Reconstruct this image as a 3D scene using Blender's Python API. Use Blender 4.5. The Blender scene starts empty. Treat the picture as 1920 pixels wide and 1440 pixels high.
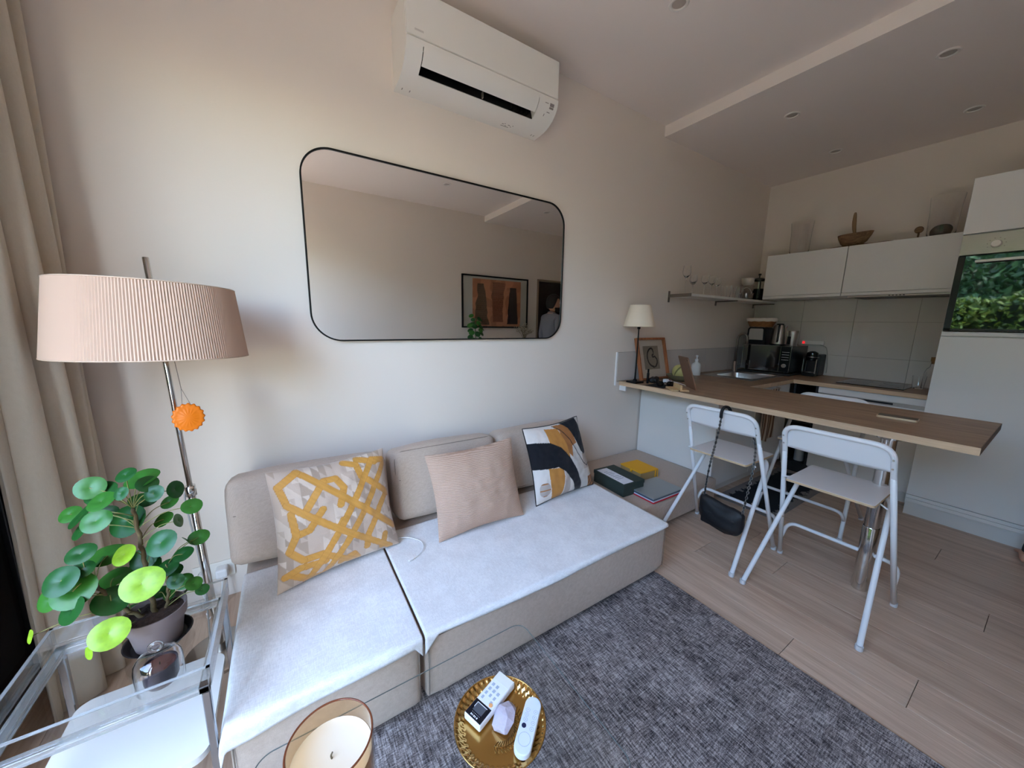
import bpy, bmesh, math, random
from mathutils import Vector, Matrix, Euler, noise
random.seed(11)
SC = bpy.context.scene
COL = SC.collection
PI = math.pi

# ------------------------------------------------------------------ camera
cam = bpy.data.cameras.new('camera')
cam.sensor_fit = 'HORIZONTAL'; cam.sensor_width = 36.0
cam.lens = 670.2 * 36.0 / 1920.0
cam.clip_start = 0.02
camo = bpy.data.objects.new('camera', cam); COL.objects.link(camo)
r0 = Vector((0.84330, -0.53716, 0.01727)); r1 = Vector((-0.07715, -0.15279, -0.98524)); r2 = Vector((0.53187, 0.82952, -0.17030))
camo.matrix_world = Matrix(((r0.x, -r1.x, -r2.x, 0.0), (r0.y, -r1.y, -r2.y, -1.968), (r0.z, -r1.z, -r2.z, 1.293), (0, 0, 0, 1)))
SC.camera = camo

# ------------------------------------------------------------------ sky, sun, exposure
world = bpy.data.worlds.new('world'); SC.world = world
world.use_nodes = True
wn = world.node_tree.nodes; wl = world.node_tree.links
sky = wn.new('ShaderNodeTexSky'); sky.sky_type = 'NISHITA'; sky.sun_disc = False
sky.sun_elevation = math.radians(62); sky.sun_rotation = math.radians(180); sky.air_density = 1.0; sky.dust_density = 0.9; sky.ozone_density = 1.0
wn['Background'].inputs[1].default_value = 1.8
wl.new(sky.outputs[0], wn['Background'].inputs[0])
sun = bpy.data.lights.new('sun', 'SUN'); sun.energy = 5.2; sun.angle = math.radians(1.0); sun.color = (1.0, 0.95, 0.86)
suno = bpy.data.objects.new('sun', sun); COL.objects.link(suno)
suno.location = (0, -6, 12)
suno.rotation_euler = Vector((0.04, -0.46, 0.89)).to_track_quat('Z', 'Y').to_euler()
# portal in the garden window: guides sky sampling, gives off no light itself
pl = bpy.data.lights.new('window_portal', 'AREA'); pl.shape = 'RECTANGLE'; pl.size = 2.4; pl.size_y = 2.0; pl.cycles.is_portal = True
plo = bpy.data.objects.new('window_portal', pl); COL.objects.link(plo)
plo.location = (-0.97, -1.88, 1.25); plo.rotation_euler = (0, -PI / 2, 0)
SC.view_settings.view_transform = 'Standard'
SC.view_settings.look = 'None'
SC.view_settings.exposure = 1.25
SC.view_settings.gamma = 1.0
SC.view_settings.use_curve_mapping = False
SC.cycles.use_denoising = True
SC.cycles.max_bounces = 14
SC.cycles.diffuse_bounces = 8
SC.cycles.transparent_max_bounces = 24
SC.cycles.sample_clamp_indirect = 6.0

# ------------------------------------------------------------------ helpers
def srgb(r, g, b):
    f = lambda c: (c / 255 / 12.92) if c / 255 <= 0.04045 else ((c / 255 + 0.055) / 1.055) ** 2.4
    return (f(r), f(g), f(b), 1.0)

def soften(t, deg, keep=False):
    if not keep:
        for f in t.faces: f.smooth = True
    for e in t.edges:
        if len(e.link_faces) == 2 and e.calc_face_angle(0.0) > math.radians(deg): e.smooth = False

class B:
    def __init__(s): s.bm = bmesh.new()
    def _add(s, t, M=None):
        if M is not None: bmesh.ops.transform(t, matrix=M, verts=t.verts)
        me = bpy.data.meshes.new('tmp'); t.to_mesh(me); t.free(); s.bm.from_mesh(me); bpy.data.meshes.remove(me)
        return s
    def box(s, x0, x1, y0, y1, z0, z1, bev=0.0, seg=2, M=None):
        t = bmesh.new(); bmesh.ops.create_cube(t, size=1.0)
        for v in t.verts:
            v.co = Vector(((x0 + x1) / 2 + v.co.x * (x1 - x0), (y0 + y1) / 2 + v.co.y * (y1 - y0), (z0 + z1) / 2 + v.co.z * (z1 - z0)))
        if bev > 0: bmesh.ops.bevel(t, geom=list(t.edges), offset=bev, segments=seg, affect='EDGES', profile=0.5)
        for f in t.faces: f.smooth = False
        return s._add(t, M)
    def lathe(s, prof, c=(0, 0, 0), seg=24, M=None):
        t = bmesh.new(); rings = []
        for r, z in prof:
            if abs(r) < 1e-6: rings.append([t.verts.new((0, 0, z))])
            else: rings.append([t.verts.new((r * math.cos(2 * PI * i / seg), r * math.sin(2 * PI * i / seg), z)) for i in range(seg)])
        for a, b in zip(rings, rings[1:]):
            for i in range(seg):
                j = (i + 1) % seg
                if len(a) == 1 and len(b) == 1: continue
                if len(a) == 1: t.faces.new((a[0], b[j], b[i]))
                elif len(b) == 1: t.faces.new((a[i], a[j], b[0]))
                else: t.faces.new((a[i], a[j], b[j], b[i]))
        bmesh.ops.recalc_face_normals(t, faces=t.faces)
        bmesh.ops.transform(t, matrix=Matrix.Translation(Vector(c)), verts=t.verts)
        soften(t, 40)
        return s._add(t, M)
    def tube(s, pts, r, seg=8, closed=False, M=None):
        pts = [Vector(p) for p in pts]; n = len(pts)
        R = r if isinstance(r, (list, tuple)) else [r] * n
        t = bmesh.new(); rings = []; up = None
        for i in range(n):
            if closed: d = pts[(i + 1) % n] - pts[i - 1]
            else: d = pts[min(i + 1, n - 1)] - pts[max(i - 1, 0)]
            d.normalize()
            if up is None:
                up = Vector((0, 0, 1)) if abs(d.z) < 0.9 else Vector((1, 0, 0))
            up = (up - d * up.dot(d)).normalized(); w = d.cross(up)
            rings.append([t.verts.new(pts[i] + R[i] * (math.cos(2 * PI * k / seg) * up + math.sin(2 * PI * k / seg) * w)) for k in range(seg)])
        m = n if closed else n - 1
        for i in range(m):
            a = rings[i]; b = rings[(i + 1) % n]
            for k in range(seg): t.faces.new((a[k], a[(k + 1) % seg], b[(k + 1) % seg], b[k]))
        for f in t.faces: f.smooth = True
        if not closed:
            t.faces.new(rings[0]); t.faces.new(rings[-1])
        bmesh.ops.recalc_face_normals(t, faces=t.faces)
        return s._add(t, M)
    def prism(s, poly, axis, a, b, bev=0.0, M=None):
        # poly in the two other axes, in order (x: y,z) (y: x,z) (z: x,y)
        t = bmesh.new()
        def P(q, h): return (h, q[0], q[1]) if axis == 'x' else ((q[0], h, q[1]) if axis == 'y' else (q[0], q[1], h))
        A = [t.verts.new(P(q, a)) for q in poly]; Bv = [t.verts.new(P(q, b)) for q in poly]
        n = len(poly)
        t.faces.new(A); t.faces.new(Bv)
        for i in range(n): t.faces.new((A[i], A[(i + 1) % n], Bv[(i + 1) % n], Bv[i]))
        bmesh.ops.recalc_face_normals(t, faces=t.faces)
        for f in t.faces: f.smooth = len(f.verts) == 4 and n > 8
        soften(t, 40, keep=True)
        if bev: bmesh.ops.bevel(t, geom=[e for e in t.edges if not e.smooth or not (e.link_faces[0].smooth and e.link_faces[1].smooth)], offset=bev, segments=2, affect='EDGES', profile=0.5)
        return s._add(t, M)
    def grid(s, f, nu, nv, cu=False, cv=False, M=None):
        t = bmesh.new()
        V = [[t.verts.new(f(i / (nu if cu else nu - 1), j / (nv if cv else nv - 1))) for j in range(nv)] for i in range(nu)]
        for i in range(nu if cu else nu - 1):
            for j in range(nv if cv else nv - 1):
                t.faces.new((V[i][j], V[(i + 1) % nu][j], V[(i + 1) % nu][(j + 1) % nv], V[i][(j + 1) % nv])).smooth = True
        return s._add(t, M)
    def ball(s, c, r, seg=16, sc=(1, 1, 1), M=None):
        t = bmesh.new(); bmesh.ops.create_uvsphere(t, u_segments=seg, v_segments=max(6, seg * 2 // 3), radius=r)
        bmesh.ops.transform(t, matrix=Matrix.Translation(Vector(c)) @ Matrix.Diagonal((sc[0], sc[1], sc[2], 1)), verts=t.verts)
        for f in t.faces: f.smooth = True
        return s._add(t, M)
    def mesh(s, smooth=None):
        me = bpy.data.meshes.new('mesh'); s.bm.to_mesh(me); s.bm.free()
        if smooth == 0: me.polygons.foreach_set('use_smooth', [False] * len(me.polygons))
        elif smooth:
            me.polygons.foreach_set('use_smooth', [True] * len(me.polygons))
            me.set_sharp_from_angle(angle=math.radians(smooth))
        return me
    def build(s, name, mat, parent=None, smooth=None):
        return link(name, s.mesh(smooth), mat, parent)

def link(name, me, mat, parent=None):
    me.name = name
    if mat is not None and not me.materials: me.materials.append(mat)
    o = bpy.data.objects.new(name, me); COL.objects.link(o)
    if parent is not None:
        o.parent = parent
        if parent.parent is None: o.matrix_parent_inverse = parent.matrix_basis.inverted()
    return o

def tag(o, label=None, cat=None, group=None, kind=None):
    if label: o['label'] = label
    if cat: o['category'] = cat
    if group: o['group'] = group
    if kind: o['kind'] = kind
    return o

def thing(name, label, cat, loc=(0, 0, 0), group=None, rz=0.0):
    o = bpy.data.objects.new(name, None); COL.objects.link(o)
    o.empty_display_size = 0.05
    o.location = loc; o.rotation_euler = (0, 0, rz)
    return tag(o, label, cat, group)

def copy_tree(o, parent=None):
    c = o.copy(); COL.objects.link(c)
    if parent is not None: c.parent = parent
    for ch in list(o.children): copy_tree(ch, c)
    return c

def struct(o, label=None, cat=None):
    o['kind'] = 'structure'
    if label: o['label'] = label
    if cat: o['category'] = cat
    return o

def paint(o, fn):
    """per-vertex print colour: fn(co) -> (r,g,b)"""
    me = o.data; a = me.color_attributes.new('Col', 'FLOAT_COLOR', 'POINT')
    for i, v in enumerate(me.vertices):
        c = fn(v.co); a.data[i].color = (c[0], c[1], c[2], 1.0)

def arc(cx, cy, r, a0, a1, n):
    return [(cx + r * math.cos(a0 + (a1 - a0) * i / n), cy + r * math.sin(a0 + (a1 - a0) * i / n)) for i in range(n + 1)]

def rrect(x0, x1, y0, y1, r, n=6):
    return (arc(x1 - r, y1 - r, r, 0, PI / 2, n) + arc(x0 + r, y1 - r, r, PI / 2, PI, n) + arc(x0 + r, y0 + r, r, PI, 1.5 * PI, n) + arc(x1 - r, y0 + r, r, 1.5 * PI, 2 * PI, n))

def bez(pts, n=8):
    """smooth path through points (Catmull-Rom)"""
    P = [Vector(p) for p in pts]; out = []
    for i in range(len(P) - 1):
        a = P[max(i - 1, 0)]; b = P[i]; c = P[i + 1]; d = P[min(i + 2, len(P) - 1)]
        for k in range(n):
            t = k / n
            out.append(0.5 * ((2 * b) + (c - a) * t + (2 * a - 5 * b + 4 * c - d) * t * t + (3 * b - a - 3 * c + d) * t ** 3))
    out.append(P[-1]); return out

def fillet(pts, r, n=5):
    """polyline with rounded corners"""
    P = [Vector(p) for p in pts]; out = [P[0]]
    for i in range(1, len(P) - 1):
        a = (P[i - 1] - P[i]); b = (P[i + 1] - P[i])
        q = min(r, a.length * 0.45, b.length * 0.45)
        s = P[i] + a.normalized() * q; e = P[i] + b.normalized() * q
        for k in range(n + 1):
            t = k / n; out.append((1 - t) ** 2 * s + 2 * t * (1 - t) * P[i] + t * t * e)
    out.append(P[-1]); return out

# ------------------------------------------------------------------ materials
def newmat(name):
    m = bpy.data.materials.new(name); m.use_nodes = True
    return m, m.node_tree.nodes, m.node_tree.links, m.node_tree.nodes['Principled BSDF']

def mat(name, col, rough=0.5, metal=0.0, spec=0.5, var=0.0, vscale=8.0, stretch=(1, 1, 1), bump=0.0, bscale=200.0, coat=0.0, sheen=0.0, trans=0.0, ior=1.45, sss=0.0, emit=None, estr=0.0):
    m, N, L, p = newmat(name)
    p.inputs['Base Color'].default_value = col; p.inputs['Roughness'].default_value = rough; p.inputs['Metallic'].default_value = metal
    p.inputs['Specular IOR Level'].default_value = spec; p.inputs['Coat Weight'].default_value = coat; p.inputs['Sheen Weight'].default_value = sheen
    p.inputs['Transmission Weight'].default_value = trans; p.inputs['IOR'].default_value = ior
    if emit: p.inputs['Emission Color'].default_value = emit; p.inputs['Emission Strength'].default_value = estr
    tc = N.new('ShaderNodeTexCoord')
    if var > 0:
        mp = N.new('ShaderNodeMapping'); mp.inputs['Scale'].default_value = stretch; L.new(tc.outputs['Object'], mp.inputs[0])
        nz = N.new('ShaderNodeTexNoise'); nz.inputs['Scale'].default_value = vscale; nz.inputs['Detail'].default_value = 5; L.new(mp.outputs[0], nz.inputs[0])
        rp = N.new('ShaderNodeMapRange'); rp.inputs[1].default_value = 0.3; rp.inputs[2].default_value = 0.7; rp.inputs[3].default_value = 1 - var; rp.inputs[4].default_value = 1 + var; L.new(nz.outputs[0], rp.inputs[0])
        mx = N.new('ShaderNodeVectorMath'); mx.operation = 'SCALE'; mx.inputs[0].default_value = col[:3]; L.new(rp.outputs[0], mx.inputs[3]); L.new(mx.outputs[0], p.inputs['Base Color'])
    if bump > 0:
        nb = N.new('ShaderNodeTexNoise'); nb.inputs['Scale'].default_value = bscale; nb.inputs['Detail'].default_value = 3; L.new(tc.outputs['Object'], nb.inputs[0])
        bp = N.new('ShaderNodeBump'); bp.inputs['Strength'].default_value = bump; bp.inputs['Distance'].default_value = 0.002; L.new(nb.outputs[0], bp.inputs['Height']); L.new(bp.outputs[0], p.inputs['Normal'])
    return m

def glassmat(name, tint=(1, 1, 1, 1), refl=1.0, rough=0.0, ior=1.5):
    """thin clear pane: straight-through light plus Fresnel reflection"""
    m, N, L, p = newmat(name); N.remove(p)
    out = N['Material Output']; tr = N.new('ShaderNodeBsdfTransparent'); tr.inputs[0].default_value = tint
    gl = N.new('ShaderNodeBsdfGlossy'); gl.inputs['Roughness'].default_value = rough
    fr = N.new('ShaderNodeLayerWeight'); fr.inputs[0].default_value = 0.5
    pw = N.new('ShaderNodeMath'); pw.operation = 'POWER'; pw.inputs[1].default_value = 5.0; L.new(fr.outputs['Facing'], pw.inputs[0])
    f0 = ((ior - 1) / (ior + 1)) ** 2
    ml = N.new('ShaderNodeMath'); ml.operation = 'MULTIPLY_ADD'; ml.use_clamp = True; ml.inputs[1].default_value = (1 - f0) * refl; ml.inputs[2].default_value = f0 * refl; L.new(pw.outputs[0], ml.inputs[0])
    mx = N.new('ShaderNodeMixShader'); L.new(ml.outputs[0], mx.inputs[0]); L.new(tr.outputs[0], mx.inputs[1]); L.new(gl.outputs[0], mx.inputs[2]); L.new(mx.outputs[0], out.inputs[0])
    return m

def printmat(name, rough=0.8, sheen=0.0, bump=0.0, bscale=300.0, spec=0.3):
    m, N, L, p = newmat(name)
    a = N.new('ShaderNodeAttribute'); a.attribute_name = 'Col'; L.new(a.outputs['Color'], p.inputs['Base Color'])
    p.inputs['Roughness'].default_value = rough; p.inputs['Sheen Weight'].default_value = sheen; p.inputs['Specular IOR Level'].default_value = spec
    if bump:
        tc = N.new('ShaderNodeTexCoord'); nb = N.new('ShaderNodeTexNoise'); nb.inputs['Scale'].default_value = bscale; L.new(tc.outputs['Object'], nb.inputs[0])
        bp = N.new('ShaderNodeBump'); bp.inputs['Strength'].default_value = bump; bp.inputs['Distance'].default_value = 0.002; L.new(nb.outputs[0], bp.inputs['Height']); L.new(bp.outputs[0], p.inputs['Normal'])
    return m

def woodmat(name, dark, light, along='y', scale=1.0, rough=0.45, rand=False, spec=0.35):
    m, N, L, p = newmat(name)
    tc = N.new('ShaderNodeTexCoord'); mp = N.new('ShaderNodeMapping')
    s = {'x': (1.0, 16, 16), 'y': (16, 1.0, 16), 'z': (16, 16, 1.0)}[along]
    mp.inputs['Scale'].default_value = [q * scale for q in s]
    L.new(tc.outputs['Object'], mp.inputs[0])
    src = mp.outputs[0]
    if rand:
        oi = N.new('ShaderNodeObjectInfo'); ad = N.new('ShaderNodeVectorMath'); ad.operation = 'ADD'
        sc = N.new('ShaderNodeVectorMath'); sc.operation = 'SCALE'; sc.inputs[0].default_value = (37, 91, 53); L.new(oi.outputs['Random'], sc.inputs[3])
        L.new(src, ad.inputs[0]); L.new(sc.outputs[0], ad.inputs[1]); src = ad.outputs[0]
    n1 = N.new('ShaderNodeTexNoise'); n1.inputs['Scale'].default_value = 1.6; n1.inputs['Detail'].default_value = 8; n1.inputs['Roughness'].default_value = 0.62; n1.inputs['Distortion'].default_value = 0.4; L.new(src, n1.inputs[0])
    n2 = N.new('ShaderNodeTexNoise'); n2.inputs['Scale'].default_value = 9; n2.inputs['Detail'].default_value = 4; L.new(src, n2.inputs[0])
    mx = N.new('ShaderNodeMix'); mx.data_type = 'FLOAT'; mx.inputs[0].default_value = 0.3; L.new(n1.outputs[0], mx.inputs[2]); L.new(n2.outputs[0], mx.inputs[3])
    cr = N.new('ShaderNodeValToRGB'); cr.color_ramp.elements[0].position = 0.36; cr.color_ramp.elements[0].color = dark; cr.color_ramp.elements[1].position = 0.62; cr.color_ramp.elements[1].color = light
    L.new(mx.outputs[0], cr.inputs[0])
    col = cr.outputs[0]
    if rand:
        mr = N.new('ShaderNodeMapRange'); mr.inputs[3].default_value = 0.93; mr.inputs[4].default_value = 1.06; L.new(oi.outputs['Random'], mr.inputs[0])
        vs = N.new('ShaderNodeVectorMath'); vs.operation = 'SCALE'; L.new(col, vs.inputs[0]); L.new(mr.outputs[0], vs.inputs[3]); col = vs.outputs[0]
    L.new(col, p.inputs['Base Color']); p.inputs['Roughness'].default_value = rough; p.inputs['Specular IOR Level'].default_value = spec
    bp = N.new('ShaderNodeBump'); bp.inputs['Strength'].default_value = 0.12; bp.inputs['Distance'].default_value = 0.001; L.new(mx.outputs[0], bp.inputs['Height']); L.new(bp.outputs[0], p.inputs['Normal'])
    return m

def wovenmat(name, c1, c2, sx=260.0, sy=260.0, rough=0.9, blot=0.25, blots=3.0, bump=0.4, contrast=(0.42, 0.58), slub=(1, 1)):
    """cloth: fine threads in two directions, blotched by a wider noise"""
    m, N, L, p = newmat(name)
    tc = N.new('ShaderNodeTexCoord')
    def nz(scale, st, det=2):
        mp = N.new('ShaderNodeMapping'); mp.inputs['Scale'].default_value = st; L.new(tc.outputs['Object'], mp.inputs[0])
        n = N.new('ShaderNodeTexNoise'); n.inputs['Scale'].default_value = scale; n.inputs['Detail'].default_value = det; L.new(mp.outputs[0], n.inputs[0]); return n.outputs[0]
    a = nz(sx, (1, 0.12 / slub[0], 1)); b = nz(sy, (0.12 / slub[1], 1, 0.12)); c = nz(blots, (1, 1, 1), 6)
    m1 = N.new('ShaderNodeMix'); m1.data_type = 'FLOAT'; m1.inputs[0].default_value = 0.5; L.new(a, m1.inputs[2]); L.new(b, m1.inputs[3])
    m2 = N.new('ShaderNodeMix'); m2.data_type = 'FLOAT'; m2.inputs[0].default_value = blot; L.new(m1.outputs[0], m2.inputs[2]); L.new(c, m2.inputs[3])
    cr = N.new('ShaderNodeValToRGB'); cr.color_ramp.elements[0].position = contrast[0]; cr.color_ramp.elements[0].color = c1; cr.color_ramp.elements[1].position = contrast[1]; cr.color_ramp.elements[1].color = c2
    L.new(m2.outputs[0], cr.inputs[0]); L.new(cr.outputs[0], p.inputs['Base Color']); p.inputs['Roughness'].default_value = rough; p.inputs['Specular IOR Level'].default_value = 0.15; p.inputs['Sheen Weight'].default_value = 0.15
    bp = N.new('ShaderNodeBump'); bp.inputs['Strength'].default_value = bump; bp.inputs['Distance'].default_value = 0.002; L.new(m1.outputs[0], bp.inputs['Height']); L.new(bp.outputs[0], p.inputs['Normal'])
    return m

def add_translucent(m, col, f):
    N, L = m.node_tree.nodes, m.node_tree.links; p = N['Principled BSDF']
    tl = N.new('ShaderNodeBsdfTranslucent'); tl.inputs[0].default_value = col; mx = N.new('ShaderNodeMixShader'); mx.inputs[0].default_value = f
    L.new(p.outputs[0], mx.inputs[1]); L.new(tl.outputs[0], mx.inputs[2]); L.new(mx.outputs[0], N['Material Output'].inputs[0])

WALL = mat('wall_paint', srgb(230, 220, 210), 0.85, spec=0.2, bump=0.05, bscale=400)
CEIL = mat('ceiling_paint', srgb(234, 225, 219), 0.9, spec=0.2)
PLANK = woodmat('oak_laminate_floor', srgb(180, 152, 131), srgb(212, 187, 165), 'y', 1.0, 0.42, rand=True)
SUBFL = mat('floor_gap', srgb(70, 58, 50), 0.9)
OAKTOP = woodmat('oak_worktop', srgb(134, 104, 80), srgb(181, 148, 119), 'y', 1.5, 0.4)
OAKEDGE = woodmat('oak_edge_band', srgb(196, 164, 130), srgb(222, 192, 158), 'y', 1.2, 0.45)
WHITE = mat('white_lacquer', srgb(232, 230, 226), 0.3, spec=0.45)
WHITEM = mat('white_powder_coat', srgb(236, 236, 238), 0.35, spec=0.5)
PLAST = mat('white_plastic', srgb(234, 231, 224), 0.38)
TILE = mat('glazed_tile', srgb(216, 210, 202), 0.12, spec=0.5, var=0.015, vscale=3)
GROUT = mat('grout', srgb(170, 163, 155), 0.9)
BLACK = mat('black_plastic', srgb(18, 17, 18), 0.35)
BLACKM = mat('black_metal', srgb(26, 24, 23), 0.4, metal=0.6)
DARKGAP = mat('shadow_gap', srgb(40, 36, 34), 0.9)
CHROME = mat('chrome', srgb(215, 213, 210), 0.12, metal=1.0)
STEEL = mat('brushed_steel', srgb(190, 184, 178), 0.32, metal=1.0, var=0.05, vscale=30, stretch=(1, 1, 30))
BRASS = mat('hammered_brass', srgb(205, 165, 100), 0.2, metal=1.0)
BRASSD = mat('engraved_brass', srgb(150, 112, 62), 0.35, metal=1.0)
MIRROR = mat('mirror_silver', (0.88, 0.87, 0.85, 1), 0.0, metal=1.0)
GLASS = mat('clear_glass', (1, 1, 1, 1), 0.0, trans=1.0, ior=1.45)
THIN = glassmat('thin_clear_glass', (0.99, 0.995, 0.992, 1), 1.0)
PANE = glassmat('window_pane', (0.94, 0.96, 0.95, 1), 1.0)
ACRYL = glassmat('clear_acrylic', (0.95, 0.96, 0.96, 1), 1.8)
ACRYLE = mat('acrylic_edge', srgb(232, 236, 238), 0.12, spec=0.6, trans=0.75, ior=1.49)
AMBER = glassmat('amber_glass', (0.97, 0.83, 0.66, 1), 1.2)
AMBERRIM = mat('amber_rim', srgb(150, 84, 56), 0.15, trans=0.5)
LINEN = wovenmat('beige_linen', srgb(172, 153, 138), srgb(202, 184, 168), 520, 520, blot=0.08, blots=4, contrast=(0.22, 0.78))
SEAM = mat('seam_thread', srgb(128, 114, 102), 0.9)
THROW = wovenmat('white_cotton', srgb(222, 220, 220), srgb(240, 239, 239), 500, 500, blot=0.3, blots=12, bump=0.25)
RUGM = None
def ribmat(name, c1, c2):
    m, N, L, p = newmat(name); tc = N.new('ShaderNodeTexCoord')
    wv = N.new('ShaderNodeTexWave'); wv.wave_type = 'BANDS'; wv.bands_direction = 'Z'; wv.inputs['Scale'].default_value = 48.0; wv.inputs['Distortion'].default_value = 2.2; wv.inputs['Detail'].default_value = 2.0; wv.inputs['Detail Scale'].default_value = 1.2; L.new(tc.outputs['Object'], wv.inputs[0])
    nz = N.new('ShaderNodeTexNoise'); nz.inputs['Scale'].default_value = 420; L.new(tc.outputs['Object'], nz.inputs[0])
    mx = N.new('ShaderNodeMix'); mx.data_type = 'FLOAT'; mx.inputs[0].default_value = 0.45; L.new(wv.outputs['Fac'], mx.inputs[2]); L.new(nz.outputs[0], mx.inputs[3])
    cr = N.new('ShaderNodeValToRGB'); cr.color_ramp.elements[0].position = 0.15; cr.color_ramp.elements[0].color = c1; cr.color_ramp.elements[1].position = 0.8; cr.color_ramp.elements[1].color = c2
    L.new(mx.outputs[0], cr.inputs[0]); L.new(cr.outputs[0], p.inputs['Base Color']); p.inputs['Roughness'].default_value = 0.95; p.inputs['Specular IOR Level'].default_value = 0.1
    bp = N.new('ShaderNodeBump'); bp.inputs['Strength'].default_value = 0.7; bp.inputs['Distance'].default_value = 0.003; L.new(mx.outputs[0], bp.inputs['Height']); L.new(bp.outputs[0], p.inputs['Normal'])
    return m
BLUSH = ribmat('blush_rib_knit', srgb(178, 145, 125), srgb(210, 180, 160))
CURT = wovenmat('cream_curtain', srgb(226, 216, 200), srgb(240, 232, 218), 500, 500, blot=0.05, bump=0.1, contrast=(0.3, 0.7))
add_translucent(CURT, srgb(236, 226, 208), 0.45)

# ================================================================== STRUCTURE
XL, XR, YF, YB, ZC, ZS, XS = -0.80, 4.446, -3.0, 0.0, 2.814, 2.735, 2.635
# floor with individual planks
fl = B().box(XL - 0.2, XR + 0.1, YF - 0.1, YB + 0.1, -0.10, -0.012).build('floor', SUBFL, smooth=0)
struct(fl, 'beige oak laminate floor of long planks', 'floor')
W = 0.188; PLEN = 1.285
known = {1.537: -1.52, 1.725: -1.845, 1.913: -0.965, 2.101: -1.29, 2.477: -1.945, 3.041: -1.725}
mesh_cache = {}
def plank_mesh(w, l):
    k = (round(w, 4), round(l, 4))
    if k not in mesh_cache:
        b = B(); b.box(-w / 2 + 0.0007, w / 2 - 0.0007, -l / 2 + 0.0009, l / 2 - 0.0009, -0.012, 0.0, 0.0008, 1)
        mesh_cache[k] = b.mesh(30); mesh_cache[k].materials.append(PLANK)
    return mesh_cache[k]
x = 1.725 - W * 14
while x < XR:
    a, c = max(x, XL), min(x + W, XR)
    if c - a > 0.02:
        key = [k for k in known if abs(k - x) < 0.02]
        y0 = known[key[0]] if key else -random.uniform(0.2, PLEN)
        y = y0
        while y > YF: y -= PLEN
        while y < YB:
            p, q = max(y, YF), min(y + PLEN, YB)
            if q - p > 0.02:
                o = bpy.data.objects.new('plank', plank_mesh(c - a, q - p)); COL.objects.link(o)
                o.location = ((a + c) / 2, (p + q) / 2, 0); o.parent = fl
            y += PLEN
    x += W

# walls
struct(B().box(XL - 0.2, XR + 0.15, YB, YB + 0.15, -0.1, ZC + 0.2).build('wall_back', WALL, smooth=0), 'plain off-white wall behind the sofa', 'wall')
struct(B().box(XR, XR + 0.15, YF - 0.15, YB, -0.1, ZC + 0.2).build('wall_right', WALL, smooth=0), 'off-white kitchen wall behind the wall cabinets', 'wall')
WY0, WY1, WZ0, WZ1 = -2.86, -0.16, 0.05, 2.42
b = B()
b.box(XL - 0.2, XL, YF - 0.15, WY0, -0.1, ZC + 0.2); b.box(XL - 0.2, XL, WY1, YB, -0.1, ZC + 0.2)
b.box(XL - 0.2, XL, WY0, WY1, WZ1, ZC + 0.2); b.box(XL - 0.2, XL, WY0, WY1, -0.1, WZ0)
struct(b.build('wall_left', WALL, smooth=0), 'off-white garden-side wall around the window', 'wall')
DX0, DX1, DZ = 3.62, 4.40, 2.0
b = B()
b.box(XL, DX0, YF - 0.15, YF, -0.1, ZC + 0.2); b.box(DX1, XR, YF - 0.15, YF, -0.1, ZC + 0.2); b.box(DX0, DX1, YF - 0.15, YF, DZ, ZC + 0.2)
b.box(DX0, DX1, YF - 0.15, YF, -0.1, -0.012)
struct(b.build('wall_front', WALL, smooth=0), 'off-white wall opposite the sofa, seen in the mirror', 'wall')
struct(B().box(XL - 0.2, XR + 0.15, YF - 0.15, YB + 0.15, ZC, ZC + 0.2).build('ceiling', CEIL, smooth=0), 'plain off-white ceiling over the sofa', 'ceiling')
struct(B().box(XS, XR, YF, YB, ZS, ZC).build('ceiling_soffit', CEIL, smooth=0), 'lowered ceiling panel over the kitchen', 'ceiling')

# doorway in the wall opposite; a dark panel stands for the unlit room beyond
DOORSHADE = mat('doorway_shade', srgb(44, 32, 30), 0.5)
DOORFR = mat('door_frame_paint', srgb(150, 132, 112), 0.6)
d = thing('door_1', 'doorway filled by a panel coloured as its darkness, right end of the mirror', 'door', ((DX0 + DX1) / 2, YF - 0.06, 0)); struct(d)
B().box(DX0 + 0.03, DX1 - 0.03, YF - 0.10, YF - 0.06, 0.005, DZ - 0.03, 0.002).build('doorway_shade_panel', DOORSHADE, d)
b = B(); b.box(DX0, DX0 + 0.03, YF - 0.12, YF + 0.012, 0, DZ); b.box(DX1 - 0.03, DX1, YF - 0.12, YF + 0.012, 0, DZ); b.box(DX0, DX1, YF - 0.12, YF + 0.012, DZ - 0.03, DZ)
b.build('door_frame', DOORFR, d)
b = B(); b.tube(fillet([(DX0 + 0.09, YF - 0.06, 1.0), (DX0 + 0.09, YF - 0.01, 1.0), (DX0 + 0.21, YF - 0.01, 1.0)], 0.015), 0.008); b.build('door_handle', STEEL, d)

# garden window in the left wall
w = thing('window_1', 'black framed garden window at the left edge, behind the curtain', 'window', (XL - 0.1, (WY0 + WY1) / 2, WZ0)); struct(w)
ANTH = mat('black_window_frame', srgb(20, 21, 25), 0.4)
b = B(); xa, xb = XL - 0.075, XL + 0.012
b.box(xa, xb, WY0, WY1, WZ0, WZ0 + 0.06, 0.004); b.box(xa, xb, WY0, WY1, WZ1 - 0.06, WZ1, 0.004)
b.box(xa, xb, WY0, WY0 + 0.06, WZ0 + 0.06, WZ1 - 0.06, 0.004); b.box(xa, xb, WY1 - 0.06, WY1, WZ0 + 0.06, WZ1 - 0.06, 0.004)
b.build('window_frame', ANTH, w)
B().box(XL - 0.05, XL - 0.002, -0.90, WY1 - 0.061, WZ0 + 0.061, WZ1 - 0.061, 0.003, 1).build('blind_blocking_panel', ANTH, w)  # black side panel, widened out of view to keep daylight off the sofa wall
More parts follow.
